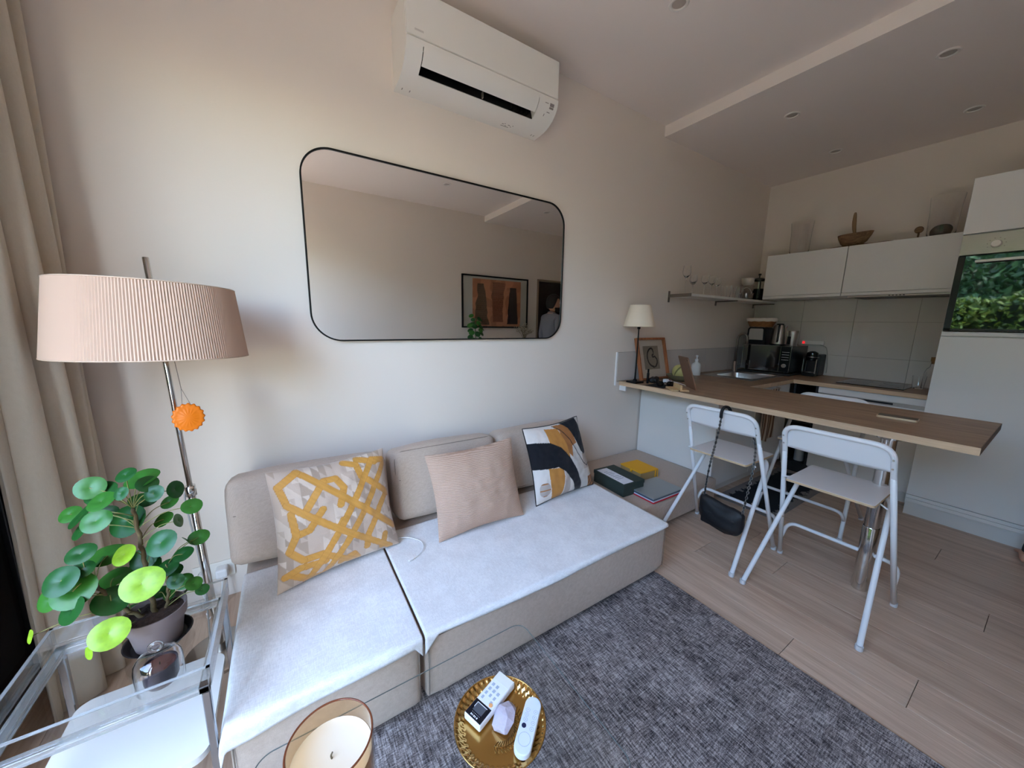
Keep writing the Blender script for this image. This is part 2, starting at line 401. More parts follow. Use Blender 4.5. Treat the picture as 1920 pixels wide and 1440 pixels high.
B().box(XL - 0.0018, XL + 0.006, -0.86, -0.26, WZ0 + 0.14, WZ1 - 0.14, 0.002, 1).build('panel_inset', mat('charcoal_panel', srgb(40, 42, 48), 0.35), w)
ym = [WY0 + 0.06, -1.85, -0.90]
for i, (a, c) in enumerate(zip(ym, ym[1:])):
    b = B(); xs0, xs1 = (XL - 0.035 - 0.03 * (i % 2), XL - 0.005 - 0.03 * (i % 2))
    for (p, q, z0, z1) in ((a, a + 0.065, WZ0 + 0.06, WZ1 - 0.06), (c - 0.065, c, WZ0 + 0.06, WZ1 - 0.06), (a + 0.065, c - 0.065, WZ0 + 0.06, WZ0 + 0.14), (a + 0.065, c - 0.065, WZ1 - 0.125, WZ1 - 0.06)):
        b.box(xs0, xs1, p, q, z0, z1, 0.003)
    s = b.build('sash', ANTH, w)
    B().box((xs0 + xs1) / 2 - 0.003, (xs0 + xs1) / 2 + 0.003, a + 0.06, c - 0.06, WZ0 + 0.135, WZ1 - 0.12).build('pane', PANE, s, smooth=0)

# recessed ceiling spots
SPOTW = mat('spot_trim', srgb(225, 220, 214), 0.4)
SPOTD = mat('spot_lens', srgb(176, 168, 160), 0.35)
def spot(x, y, z, label):
    t = thing('ceiling_spot', label, 'ceiling light', (x, y, z), 'recessed ceiling spots')
    B().lathe([(0.046, 0.0), (0.046, -0.004), (0.042, -0.007), (0.034, -0.006), (0.031, -0.001), (0.031, 0.0)], (x, y, z), 28).build('trim_ring', SPOTW, t)
    B().lathe([(0, -0.0015), (0.012, -0.0025), (0.024, -0.0022), (0.031, -0.001)], (x, y, z), 24).build('lens', SPOTD, t)
for x, y, z, l in ((1.728, -0.697, ZC, 'round recessed spot in the higher ceiling, top edge of the picture'), (1.70, -2.15, ZC, 'round recessed spot in the higher ceiling, seen only in the mirror'),
                   (3.084, -0.677, ZS, 'round soffit spot nearest the long wall, in front of the wall cabinets'), (3.98, -0.66, ZS, 'small far soffit spot above the left wall cabinet'),
                   (3.084, -1.373, ZS, 'large soffit spot close to the bright soffit edge at upper right'), (3.97, -1.373, ZS, 'soffit spot near the kitchen wall above the tall cabinet'),
                   (3.084, -2.10, ZS, 'soffit spot reflected in the right corner of the mirror'), (3.97, -2.10, ZS, 'soffit spot above the tall cabinet beyond the right edge')):
    spot(x, y, z, l)

# curtain
def curtain_pt(u, v):
    z = 0.012 + (2.76 - 0.012) * v
    s = u
    lo = max(0, 1 - z / 0.75); y = -0.045 - s * (0.350 + 0.02 * lo)
    ph = s * 2 * PI * 4.2 + 0.5 * math.sin(3 * v + s * 5)
    x = -0.668 + (0.055 + 0.018 * (1 - v)) * math.sin(ph) + 0.012 * math.sin(ph * 2.3 + v * 4) 
    x = x * (1 - s ** 6) - 0.700 * s ** 6
    y += 0.018 * math.cos(ph * 1.0 + 0.7) + 0.006 * math.sin(9 * v + s * 11)
    return Vector((x, y, z))
o = B().grid(curtain_pt, 150, 40).build('curtain', CURT, smooth=180)
sm = o.modifiers.new('t', 'SOLIDIFY'); sm.thickness = 0.003
tag(o, 'cream floor-length curtain bunched in folds at the window', 'curtain')
t = thing('curtain_rail', 'white ceiling rail carrying the cream curtain', 'rail', (-0.668, -1.4, 2.772))
B().box(-0.69, -0.646, -2.9, -0.02, 2.772, ZC, 0.003).build('rail', WHITE, t)

# ================================================================== LIVING AREA
# ---- air conditioner
ac = thing('air_conditioner', 'white split air conditioner high on the wall above the mirror', 'air conditioner', (0.965, -0.11, 2.388))
AX0, AX1 = 0.548, 1.39
low = [(-0.226, 2.505), (-0.224, 2.488), (-0.216, 2.465), (-0.200, 2.443), (-0.176, 2.422), (-0.145, 2.405), (-0.105, 2.394), (-0.05, 2.389), (0.0, 2.388)]
full = [(0, 2.690), (-0.205, 2.690), (-0.212, 2.684), (-0.2145, 2.507)] + low
notch = [(0, 2.690), (-0.205, 2.690), (-0.212, 2.684), (-0.2145, 2.507), (-0.226, 2.505), (-0.2225, 2.484), (-0.17, 2.50), (-0.13, 2.46), (-0.150, 2.4075), (-0.105, 2.394), (-0.05, 2.389), (0.0, 2.388)]
b = B(); b.prism(full, 'x', AX0, AX0 + 0.075); b.prism(notch, 'x', AX0 + 0.075, AX1 - 0.125); b.prism(full, 'x', AX1 - 0.125, AX1)
b.build('body', PLAST, ac, smooth=25)
B().box(AX0 + 0.002, AX1 - 0.002, -0.2275, -0.2135, 2.511, 2.692, 0.004).build('front_panel', PLAST, ac)
B().prism([(-0.171, 2.497), (-0.131, 2.459), (-0.151, 2.409), (-0.1535, 2.410), (-0.136, 2.4595), (-0.1725, 2.4945)], 'x', AX0 + 0.0752, AX1 - 0.1252).build('outlet', BLACK, ac)
fl_out = [(-0.2262, 2.492), (-0.2225, 2.475), (-0.213, 2.458), (-0.1985, 2.4415), (-0.183, 2.4285)]
fl_in = [(-0.1795, 2.4315), (-0.195, 2.445), (-0.209, 2.461), (-0.2185, 2.477), (-0.2222, 2.492)]
B().prism(fl_out + fl_in, 'x', AX0 + 0.079, AX1 - 0.129).build('flap', PLAST, ac, smooth=25)
B().box((AX0 + AX1) / 2 - 0.02, (AX0 + AX1) / 2 - 0.014, -0.165, -0.15, 2.412, 2.44).build('vane', mat('grey_plastic', srgb(120, 112, 106), 0.5), ac)
b = B()
for k in range(6): b.box(AX1 - 0.16 - 0.022 * k, AX1 - 0.158 - 0.022 * k, -0.172, -0.150, 2.416, 2.45)
b.build('louvers', BLACK, ac)
GREYP = mat('grey_print', srgb(138, 130, 126), 0.6)
def on_low(t):  # point + tangent on the curved lower front, t 0 (top) .. 1
    i = min(int(t * (len(low) - 1)), len(low) - 2); f = t * (len(low) - 1) - i
    p = Vector(low[i]).lerp(Vector(low[i + 1]), f); d = (Vector(low[i + 1]) - Vector(low[i])).normalized()
    return p, d
def decal(bb, x0, x1, t0, t1, off=0.0006, n=3):
    bb.grid(lambda u, v: (lambda pd: Vector((x0 + (x1 - x0) * u, pd[0][0] + off * (-pd[1][1]) * -1.0 * (-1), pd[0][1] - off * 0.6)))(on_low(t0 + (t1 - t0) * v)) if False else
            (lambda p, d: Vector((x0 + (x1 - x0) * u, p[0] + d[1] * off, p[1] - d[0] * off * -1 if d[0] < 0 else p[1] - d[0] * off)))(*on_low(t0 + (t1 - t0) * v)), 2, n)
b = B(); decal(b, 1.338, 1.366, 0.17, 0.30); decal(b, 1.305, 1.328, 0.19, 0.205); decal(b, 1.330, 1.350, 0.37, 0.385); decal(b, 1.318, 1.322, 0.42, 0.47)
tag(b.build('status_print', GREYP, ac), kind='stuff')
b = B()
for k, (dx, tt, wd) in enumerate(((0, .86, .012), (.014, .845, .006), (.022, .88, .01), (.036, .85, .014), (.054, .87, .008), (.064, .84, .006), (.0, .90, .05))): decal(b, 1.13 + dx, 1.13 + dx + wd, tt, tt + 0.012)
for xx in (0.575, 0.612, 1.335, 1.352): decal(b, xx, xx + 0.004, 0.87, 0.91)
tag(b.build('brand_print', GREYP, ac), kind='stuff')
B().box(0.585, 0.625, -0.2279, -0.2272, 2.532, 2.540).build('name_plate', mat('pale_print', srgb(206, 201, 195), 0.5), ac)

# ---- mirror
mi = thing('wall_mirror', 'wide rounded rectangular mirror with a thin black frame', 'mirror', (0.8805, -0.01, 1.186))
X0, X1, Z0, Z1 = 0.119, 1.642, 1.186, 2.056
op = rrect(X0, X1, Z0, Z1, 0.135, 14); ip = rrect(X0 + 0.007, X1 - 0.007, Z0 + 0.007, Z1 - 0.007, 0.128, 14)
t = bmesh.new(); n = len(op)
rings = [[t.verts.new((p[0], y, p[1])) for p in poly] for poly, y in ((op, -0.001), (op, -0.024), (ip, -0.024), (ip, -0.001))]
for a, c in zip(rings, rings[1:] + rings[:1]):
    for i in range(n): t.faces.new((a[i], a[(i + 1) % n], c[(i + 1) % n], c[i]))
bmesh.ops.recalc_face_normals(t, faces=t.faces); b = B(); b._add(t); b.build('frame', BLACKM, mi)
B().prism(ip, 'y', -0.019, -0.004).build('mirror_glass', MIRROR, mi, smooth=0)

# ---- floor lamp
fl_ = thing('floor_lamp', 'chrome floor lamp with a wide ribbed cream drum shade', 'lamp', (-0.294, -0.36, 0))
B().lathe([(0, 0.0), (0.112, 0.0), (0.115, 0.004), (0.115, 0.014), (0.110, 0.018), (0.02, 0.021), (0.014, 0.05), (0, 0.05)], (-0.294, -0.36, 0), 40).build('base', STEEL, fl_)
pb, pm, pt = Vector((-0.294, -0.36, 0.02)), Vector((-0.316, -0.36, 0.686)), Vector((-0.343, -0.36, 1.474))
B().tube([pb, pm], 0.0115, 12).build('pole', CHROME, fl_)
B().tube([pm - Vector((-0.0003, 0, 0.02)), pm + Vector((-0.001, 0, 0.018))], 0.0155, 12).build('collar', CHROME, fl_)
B().tube([pm, pt], 0.008, 12).build('upper_pole', CHROME, fl_)
B().tube(bez([pb + Vector((-0.03, -0.005, 0.01)), pb + Vector((-0.022, 0.0, 0.3)), pm + Vector((-0.018, 0, -0.05)), pm + Vector((-0.012, 0, 0.0))], 6), 0.0028, 6).build('cable', mat('grey_cable', srgb(150, 146, 142), 0.5), fl_)
nrm = Vector((0.023, 0.024, 1)).normalized(); sc_ = Vector((-0.345, -0.36, 1.276))
Ms = Matrix.Translation(sc_) @ nrm.to_track_quat('Z', 'Y').to_matrix().to_4x4()
SHADE = mat('ribbed_shade', srgb(214, 186, 166), 0.85, spec=0.15)
add_translucent(SHADE, srgb(220, 184, 156), 0.12)
NR = 205
def shade_pt(u, v):
    r = 0.238 + (0.212 - 0.238) * v; k = u * NR * 4
    r += 0.0015 * math.cos(2 * PI * u * NR)
    return Vector((r * math.cos(2 * PI * u), r * math.sin(2 * PI * u), -0.112 + 0.224 * v))
b = B(); b.grid(shade_pt, NR * 4, 3, cu=True, M=Ms); sh = b.build('lamp_shade', SHADE, fl_, smooth=60)
b = B()
for z, r in ((0.112, 0.2125), (-0.112, 0.2385)): b.tube([(r * math.cos(a), r * math.sin(a), z) for a in [2 * PI * i / 72 for i in range(72)]], 0.0018, 6, closed=True, M=Ms)
b.build('shade_rim', mat('rim_tape', srgb(214, 190, 168), 0.8), sh)
b = B()
for k in range(3):
    a = 2 * PI * k / 3 + 0.4; b.tube([Ms @ Vector((0, 0, 0.06)), Ms @ Vector((0.214 * math.cos(a), 0.214 * math.sin(a), 0.09))], 0.0022, 6)
b.lathe([(0, -0.03), (0.016, -0.03), (0.018, 0.03), (0, 0.03)], (0.02, 0, 0), 16, M=Ms); b.ball((0.02, 0, -0.07), 0.03, 16, (1, 1, 1.2), M=Ms)
b.build('spider', STEEL, fl_)
# orange pull ornament
ORANGE = mat('orange_resin', srgb(236, 122, 12), 0.4)
orn = thing('hanging_ornament', 'bright orange scalloped round ornament hanging from the lamp shade', 'ornament', (-0.287, -0.372, 0.90))
cO = Vector((-0.290, -0.385, 0.955)); face = (Vector((0, -1.968, 1.293)) - cO); face.z *= 0.3; face.normalize()
Mo = Matrix.Translation(cO) @ face.to_track_quat('Z', 'Y').to_matrix().to_4x4()
def orn_pt(u, v):
    a = 2 * PI * u; R0 = 0.044 * (1 + 0.05 * math.cos(17 * a)); th = PI * v
    rr = math.sin(th); 
    return Vector((R0 * rr * math.cos(a) * 0.95, R0 * rr * math.sin(a) * 1.08, 0.011 * math.cos(th) + 0.0025 * math.cos(th * 5) * rr))
b = B(); b.grid(orn_pt, 102, 15, cu=True, M=Mo); b.build('flower_disc', ORANGE, orn, smooth=60)
b = B(); tp = Vector((-0.309, -0.372, 1.166)); md = Vector((-0.300, -0.378, 1.055))
b.tube([tp, md], 0.0011, 5); b.tube([md, cO + Vector((-0.012, 0, 0.044))], 0.0008, 5); b.tube([md, cO + Vector((0.010, 0, 0.043))], 0.0008, 5)
b.build('cord', mat('grey_cord', srgb(140, 128, 120), 0.8), orn)

# ---- wall socket with plugs behind the lamp
so = thing('wall_socket', 'white double wall socket with plugs behind the lamp pole', 'socket', (-0.345, -0.01, 0.10))
B().box(-0.42, -0.27, -0.010, -0.001, 0.105, 0.185, 0.004).build('plate', PLAST, so)
b = B(); b.lathe([(0, 0.001), (0.019, 0.001), (0.021, 0.006), (0.021, 0.0)], (0, 0, 0), 20, M=Matrix.Translation((-0.382, -0.0085, 0.145)) @ Matrix.Rotation(PI / 2, 4, 'X'))
b.build('outlet', PLAST, so)
b = B(); b.box(-0.337, -0.293, -0.055, -0.0095, 0.125, 0.168, 0.008); b.tube(bez([(-0.315, -0.05, 0.13), (-0.315, -0.075, 0.09), (-0.33, -0.09, 0.02), (-0.36, -0.14, 0.008)], 6), 0.003, 6); b.build('plug', WHITEM, so)
b = B(); b.box(-0.398, -0.366, -0.045, -0.0095, 0.128, 0.160, 0.007); b.tube(bez([(-0.382, -0.042, 0.132), (-0.385, -0.06, 0.08), (-0.36, -0.08, 0.02), (-0.33, -0.2, 0.006)], 6), 0.0028, 6); b.build('plug', WHITEM, so)

# ---- acrylic tray table
TX0, TX1, TY0, TY1, TZ = -0.568, -0.204, -0.994, -0.650, 0.44
tt = thing('tray_table', 'clear acrylic tray table with a white lower shelf by the window', 'side table', ((TX0 + TX1) / 2, (TY0 + TY1) / 2, 0))
B().box(TX0, TX1, TY0, TY1, TZ - 0.006, TZ, 0.001, 1).build('tray_sheet', ACRYL, tt)
for (x0, x1, y0, y1) in ((TX0, TX1, TY0, TY0 + 0.006), (TX0, TX1, TY1 - 0.006, TY1), (TX0, TX0 + 0.006, TY0, TY1), (TX1 - 0.006, TX1, TY0, TY1)):
    rl = B().box(x0, x1, y0, y1, TZ, TZ + 0.045, 0.0008, 1).build('tray_rim', ACRYL, tt)
    B().box(x0 - 0.0006, x1 + 0.0006, y0 - 0.0006, y1 + 0.0006, TZ + 0.045, TZ + 0.0468).build('polished_edge', ACRYLE, rl)
for (x0, x1, y0, y1) in ((TX0 + 0.006, TX1 - 0.006, TY0 + 0.006, TY0 + 0.026), (TX0 + 0.006, TX1 - 0.006, TY1 - 0.026, TY1 - 0.006), (TX0 + 0.006, TX0 + 0.026, TY0 + 0.006, TY1 - 0.006), (TX1 - 0.026, TX1 - 0.006, TY0 + 0.006, TY1 - 0.006)):
    B().box(x0, x1, y0, y1, TZ - 0.024, TZ - 0.0062, 0.0015, 1).build('apron_rail', ACRYLE, tt)
LEGM = mat('smoked_chrome', srgb(150, 150, 152), 0.12, metal=0.9)
for x0 in (TX0 + 0.006, TX1 - 0.022):
    for y0 in (TY0 + 0.006, TY1 - 0.022):
        B().box(x0, x0 + 0.016, y0, y0 + 0.016, 0.0, TZ - 0.024, 0.002, 1).build('leg', LEGM, tt)
B().prism(rrect(TX0 + 0.024, TX1 - 0.024, TY0 + 0.004, TY1 - 0.012, 0.035, 8), 'z', 0.232, 0.25).build('lower_shelf', WHITE, tt)

# ---- potted pilea
POTM = mat('mauve_grey_pot', srgb(122, 108, 106), 0.6)
SOIL = mat('potting_soil', srgb(52, 36, 28), 1.0, var=0.5, vscale=120, bump=1.0, bscale=150)
STEM = mat('pilea_stem', srgb(92, 78, 50), 0.7, var=0.25, vscale=90)
PET = mat('pilea_petiole', srgb(128, 128, 74), 0.55)
px, py, pz = -0.337, -0.778, TZ
sauc = B().lathe([(0, 0.0), (0.052, 0.0), (0.066, 0.018), (0.069, 0.018), (0.056, -0.0), (0.0, 0.0025)][:4] + [(0.055, 0.004), (0, 0.004)], (px, py, pz + 0.0005), 36)
tag(sauc.build('plant_saucer', mat('black_saucer', srgb(30, 26, 27), 0.5)), 'black round saucer under the plant pot', 'saucer')
pp = thing('potted_pilea', 'leafy green plant with round leaves in a mauve-grey pot', 'plant', (px, py, pz + 0.0048))
B().lathe([(0, 0.0), (0.046, 0.0), (0.056, 0.062), (0.0615, 0.064), (0.0635, 0.092), (0.0605, 0.092), (0.056, 0.078), (0.0, 0.078)], (px, py, pz + 0.0048), 40).build('pot', POTM, pp)
def soil_pt(u, v):
    a = 2 * PI * u; r = 0.0575 * v
    return Vector((px + r * math.cos(a), py + r * math.sin(a), pz + 0.0835 + 0.006 * (1 - v) + 0.004 * noise.noise(Vector((r * math.cos(a) * 90, r * math.sin(a) * 90, 2)))))
B().grid(soil_pt, 40, 14, cu=True).build('soil', SOIL, pp)
s1 = bez([(px, py, pz + 0.08), (-0.342, -0.772, 0.612), (-0.344, -0.765, 0.698), (-0.35, -0.757, 0.816)], 8)
s2 = bez([(px - 0.02, py, pz + 0.08), (-0.394, -0.776, 0.566), (-0.415, -0.798, 0.64), (-0.43, -0.803, 0.687)], 8)
s3 = bez([(px + 0.02, py + 0.005, pz + 0.08), (-0.31, -0.765, 0.569), (-0.308, -0.76, 0.634)], 8)
for st, ra in ((s1, 0.0052), (s2, 0.0042), (s3, 0.0036)):
    b = B(); b.tube([p + Vector((0.0015 * math.sin(i * 2.1), 0.0015 * math.cos(i * 1.7), 0)) for i, p in enumerate(st)], [ra * (1.1 - 0.35 * i / len(st) + 0.12 * (i % 2)) for i in range(len(st))], 8); b.build('stem', STEM, pp)
leaves = [(-0.341, -0.802, 0.921, 0.0157), (-0.329, -0.753, 0.892, 0.027), (-0.312, -0.782, 0.882, 0.0162), (-0.422, -0.743, 0.882, 0.0214), (-0.408, -0.74, 0.866, 0.0245), (-0.379, -0.83, 0.877, 0.0203), (-0.343, -0.839, 0.889, 0.0122), (-0.342, -0.705, 0.814, 0.0212), (-0.3, -0.799, 0.861, 0.0161), (-0.256, -0.803, 0.862, 0.0177), (-0.302, -0.68, 0.785, 0.0161), (-0.24, -0.764, 0.794, 0.0168), (-0.313, -0.706, 0.749, 0.0177), (-0.268, -0.764, 0.761, 0.0144), (-0.374, -0.737, 0.778, 0.0315), (-0.398, -0.816, 0.825, 0.0213), (-0.449, -0.739, 0.814, 0.0229), (-0.477, -0.701, 0.809, 0.017), (-0.447, -0.757, 0.783, 0.0157), (-0.244, -0.721, 0.681, 0.0182), (-0.261, -0.732, 0.681, 0.0151), (-0.425, -0.83, 0.761, 0.0197), (-0.422, -0.718, 0.69, 0.0274), (-0.437, -0.745, 0.683, 0.0181), (-0.372, -0.792, 0.715, 0.02), (-0.293, -0.835, 0.745, 0.0253), (-0.342, -0.701, 0.663, 0.0176), (-0.272, -0.764, 0.665, 0.0176), (-0.359, -0.725, 0.657, 0.0229), (-0.37, -0.699, 0.617, 0.0296), (-0.417, -0.726, 0.628, 0.0256), (-0.465, -0.826, 0.704, 0.0255), (-0.452, -0.822, 0.67, 0.0302), (-0.501, -0.794, 0.647, 0.0193), (-0.452, -0.843, 0.637, 0.0232), (-0.4, -0.805, 0.611, 0.0266), (-0.333, -0.851, 0.659, 0.0313), (-0.304, -0.771, 0.641, 0.019), (-0.302, -0.74, 0.607, 0.0176), (-0.288, -0.792, 0.607, 0.015), (-0.28, -0.759, 0.581, 0.0167), (-0.255, -0.778, 0.577, 0.0141), (-0.239, -0.784, 0.556, 0.0116), (-0.332, -0.746, 0.562, 0.0142), (-0.316, -0.746, 0.548, 0.0124), (-0.3, -0.694, 0.505, 0.0143), (-0.392, -0.873, 0.57, 0.0266), (-0.403, -0.691, 0.505, 0.0101), (-0.436, -0.851, 0.521, 0.0115), (-0.531, -0.808, 0.579, 0.0116), (-0.432, -0.815, 0.714, 0.0151), (-0.418, -0.702, 0.791, 0.019), (-0.392, -0.685, 0.604, 0.0254), (-0.411, -0.694, 0.565, 0.0239)]
LEAFC = [mat('pilea_leaf_dark', srgb(30, 80, 32), 0.36, spec=0.45, var=0.12, vscale=60), mat('pilea_leaf_mid', srgb(50, 106, 36), 0.36, spec=0.45, var=0.12, vscale=60), mat('pilea_leaf_young', srgb(134, 172, 42), 0.38, var=0.15, vscale=80)]
young = {36, 46, 48, 49, 24}
camv = Vector((0, -1.968, 1.293))
for i, (x, y, z, r) in enumerate(leaves):
    c = Vector((x, y, z)); rnd = random.Random(i * 7 + 1)
    stem = min((s1, s2, s3), key=lambda S: min((p - c).length for p in S))
    q = min(stem, key=lambda p: (p - c).length + abs(p.z - (c.z - 0.03)) * 0.6)
    out = (c - q); out.z *= 0.3
    nn = (camv - c).normalized() * 0.75 + Vector((-0.35, -0.1, 0.55)) + out.normalized() * 0.35 + Vector((rnd.uniform(-.5, .5), rnd.uniform(-.5, .5), rnd.uniform(-.3, .3)))
    if i in (7, 13, 20, 48, 49, 9): nn = out.normalized() + Vector((rnd.uniform(-.3, .3), -0.2, 0.25))
    nn.normalize(); Mm = Matrix.Translation(c) @ nn.to_track_quat('Z', 'Y').to_matrix().to_4x4()
    R = r * 1.36
    def leaf_pt(u, v):
        a = 2 * PI * u; k = 1 + 0.06 * math.cos(a) + 0.02 * math.sin(3 * a)
        return Vector((R * k * v * math.cos(a), R * k * v * math.sin(a) * 0.93, R * (-0.16 * (1 - v) ** 2 + 0.03 * v * math.cos(3 * a) - 0.10 * v * v)))
    b = B(); b.grid(leaf_pt, 20, 5, cu=True, M=Mm)
    lf = b.build('leaf', LEAFC[2] if i in young else LEAFC[0 if rnd.random() < 0.62 else 1], pp, smooth=80)
    mid = (q + c) / 2 + Vector((0, 0, 0.012)); e = Mm @ Vector((0, 0, -0.15 * R))
    b = B(); b.tube(bez([q, mid, e], 5), 0.0011, 5); b.build('petiole', PET, lf)

# ---- glass cloche over a dark scented candle
cl = thing('glass_cloche', 'small clear glass dome with a ring knob on the tray table', 'cloche', (-0.304, -0.927, TZ))
B().lathe([(0.0435, 0.0), (0.0435, 0.05), (0.041, 0.064), (0.034, 0.074), (0.02, 0.080), (0.0, 0.082)], (-0.304, -0.927, TZ + 0.0015), 36).build('dome', glassmat('cloche_glass', (0.99, 0.99, 0.99, 1), 2.2), cl)
b = B(); b.tube([(-0.304 + 0.011 * math.cos(a), -0.927, TZ + 0.0955 + 0.011 * math.sin(a)) for a in [2 * PI * k / 24 for k in range(24)]], 0.0035, 8, closed=True); b.build('ring_knob', GLASS, cl)
dc = thing('dark_candle', 'dark brown candle in a black cup under the glass dome', 'candle', (-0.302, -0.927, TZ))
B().lathe([(0, 0), (0.026, 0), (0.031, 0.012), (0.032, 0.05), (0.0295, 0.05), (0.0285, 0.044), (0, 0.044)], (-0.302, -0.927, TZ + 0.0008), 32).build('cup', mat('aubergine_cup', srgb(46, 38, 46), 0.3), dc)
B().lathe([(0, 0.0462), (0.0284, 0.0458), (0.0284, 0.0445)], (-0.302, -0.927, TZ + 0.0008), 28).build('wax', mat('brown_wax', srgb(74, 40, 36), 0.5), dc)
B().tube([(-0.302, -0.927, TZ + 0.046), (-0.3015, -0.927, TZ + 0.054)], 0.001, 6).build('wick', BLACK, dc)

# ---- rug
def rug_material():
    m, N, L, p = newmat('grey_heather_rug'); tc = N.new('ShaderNodeTexCoord')
    def nz(st, det=2, rough=0.5):
        mp = N.new('ShaderNodeMapping'); mp.inputs['Scale'].default_value = st; L.new(tc.outputs['Object'], mp.inputs[0])
        n = N.new('ShaderNodeTexNoise'); n.inputs['Scale'].default_value = 1.0; n.inputs['Detail'].default_value = det; n.inputs['Roughness'].default_value = rough; L.new(mp.outputs[0], n.inputs[0]); return n.outputs[0]
    def mix(a, b, f):
        q = N.new('ShaderNodeMix'); q.data_type = 'FLOAT'; q.inputs[0].default_value = f; L.new(a, q.inputs[2]); L.new(b, q.inputs[3]); return q.outputs[0]
    warp = nz((190, 22, 1), 2, 0.5); weft = nz((36, 240, 1), 2); speck = nz((330, 330, 1), 1); cloud = nz((5, 4, 1), 4, 0.6); streak = mix(nz((26, 2.5, 1), 3, 0.6), nz((2.5, 26, 1), 3, 0.6), 0.5)
    thr = mix(mix(warp, weft, 0.42), speck, 0.25); tone = mix(cloud, streak, 0.5)
    v = mix(thr, tone, 0.30)
    cr = N.new('ShaderNodeValToRGB'); e = cr.color_ramp.elements; e[0].position = 0.42; e[0].color = srgb(52, 47, 48); e[1].position = 0.58; e[1].color = srgb(184, 175, 172)
    k = cr.color_ramp.elements.new(0.50); k.color = srgb(122, 114, 113)
    L.new(v, cr.inputs[0]); L.new(cr.outputs[0], p.inputs['Base Color']); p.inputs['Roughness'].default_value = 0.95; p.inputs['Specular IOR Level'].default_value = 0.1
    bp = N.new('ShaderNodeBump'); bp.inputs['Strength'].default_value = 0.8; bp.inputs['Distance'].default_value = 0.003; L.new(thr, bp.inputs['Height']); L.new(bp.outputs[0], p.inputs['Normal'])
    return m
RUG = rug_material()
def rug_pt(u, v):
    x = -0.14 + 1.703 * u; y = -0.90 - 1.75 * v; e = min(u, 1 - u, v, 1 - v)
    return Vector((x, y, 0.0125 + 0.0008 * noise.noise(Vector((x * 9, y * 9, 0)))))
o = B().box(-0.14, 1.563, -2.65, -0.90, 0.0005, 0.0125, 0.004).build('rug', RUG)
tag(o, 'heathered dark grey woven rug in front of the sofa', 'rug')

# ---- sofa modules
def soft_box(x0, x1, y0, y1, z0, z1, r=0.03, bulge=0.008, nx=26, ny=26, nz=8):
    """rounded upholstered block"""
    t = bmesh.new(); bmesh.ops.create_cube(t, size=1.0)
    bmesh.ops.subdivide_edges(t, edges=t.edges, cuts=11, use_grid_fill=True)
    cx, cy, cz = (x0 + x1) / 2, (y0 + y1) / 2, (z0 + z1) / 2; hx, hy, hz = (x1 - x0) / 2, (y1 - y0) / 2, (z1 - z0) / 2
    def warp(s, h):   # gather grid lines towards the edges
        a = abs(s) * 2; k = r * 2.2 / h if r * 2.2 < h else 0.8
        return math.copysign((a ** 0.62) if h > 3 * r else a, s)
    for v in t.verts:
        u = Vector((warp(v.co.x, hx), warp(v.co.y, hy), warp(v.co.z, hz)))
        P = Vector((u.x * hx, u.y * hy, u.z * hz))
        Q = Vector((max(-hx + r, min(hx - r, P.x)), max(-hy + r, min(hy - r, P.y)), max(-hz + r, min(hz - r, P.z))))
        d = P - Q
        if d.length > 1e-6: P = Q + d.normalized() * r
        bx, by, bz = 1 - u.x ** 2, 1 - u.y ** 2, 1 - u.z ** 2
        P.z += math.copysign(bulge * bx * by * max(0, abs(u.z) * 2 - 1), u.z)
        P.y += math.copysign(bulge * bx * bz * max(0, abs(u.y) * 2 - 1), u.y)
        P.x += math.copysign(bulge * 0.6 * by * bz * max(0, abs(u.x) * 2 - 1), u.x)
        v.co = Vector((cx, cy, cz)) + P
    return t
SX = [(-0.197, 0.3045), (0.3125, 1.588)]
for (x0, x1), lab in zip(SX, ('short beige sofa module nearest the window under a white throw', 'long beige sofa module beside the boxes under a white throw')):
    sf = thing('sofa_module', lab, 'sofa', ((x0 + x1) / 2, -0.5, 0), 'low beige sofa modules')
    b = B(); b._add(soft_box(x0, x1, -0.985, -0.012, 0.035, 0.285, 0.022, 0.005)); b.build('seat', LINEN, sf, smooth=70)
    b = B()
    for xx in (x0 + 0.012, x1 - 0.012):
        b.tube([(xx, -0.986, 0.06), (xx, -0.9875, 0.15), (xx, -0.986, 0.262)], 0.0016, 6)
    b.tube([(x0 + 0.012, -0.9838, 0.269), ((x0 + x1) / 2, -0.9865, 0.272), (x1 - 0.012, -0.9838, 0.269)], 0.0016, 6)
    b.build('seam', SEAM, sf)
    for xx in (x0 + 0.05, x1 - 0.09):
        for yy in (-0.92, -0.12):
            B().box(xx, xx + 0.04, yy, yy + 0.04, 0.0 if yy > -0.5 else 0.0135, 0.04).build('leg', BLACK, sf)
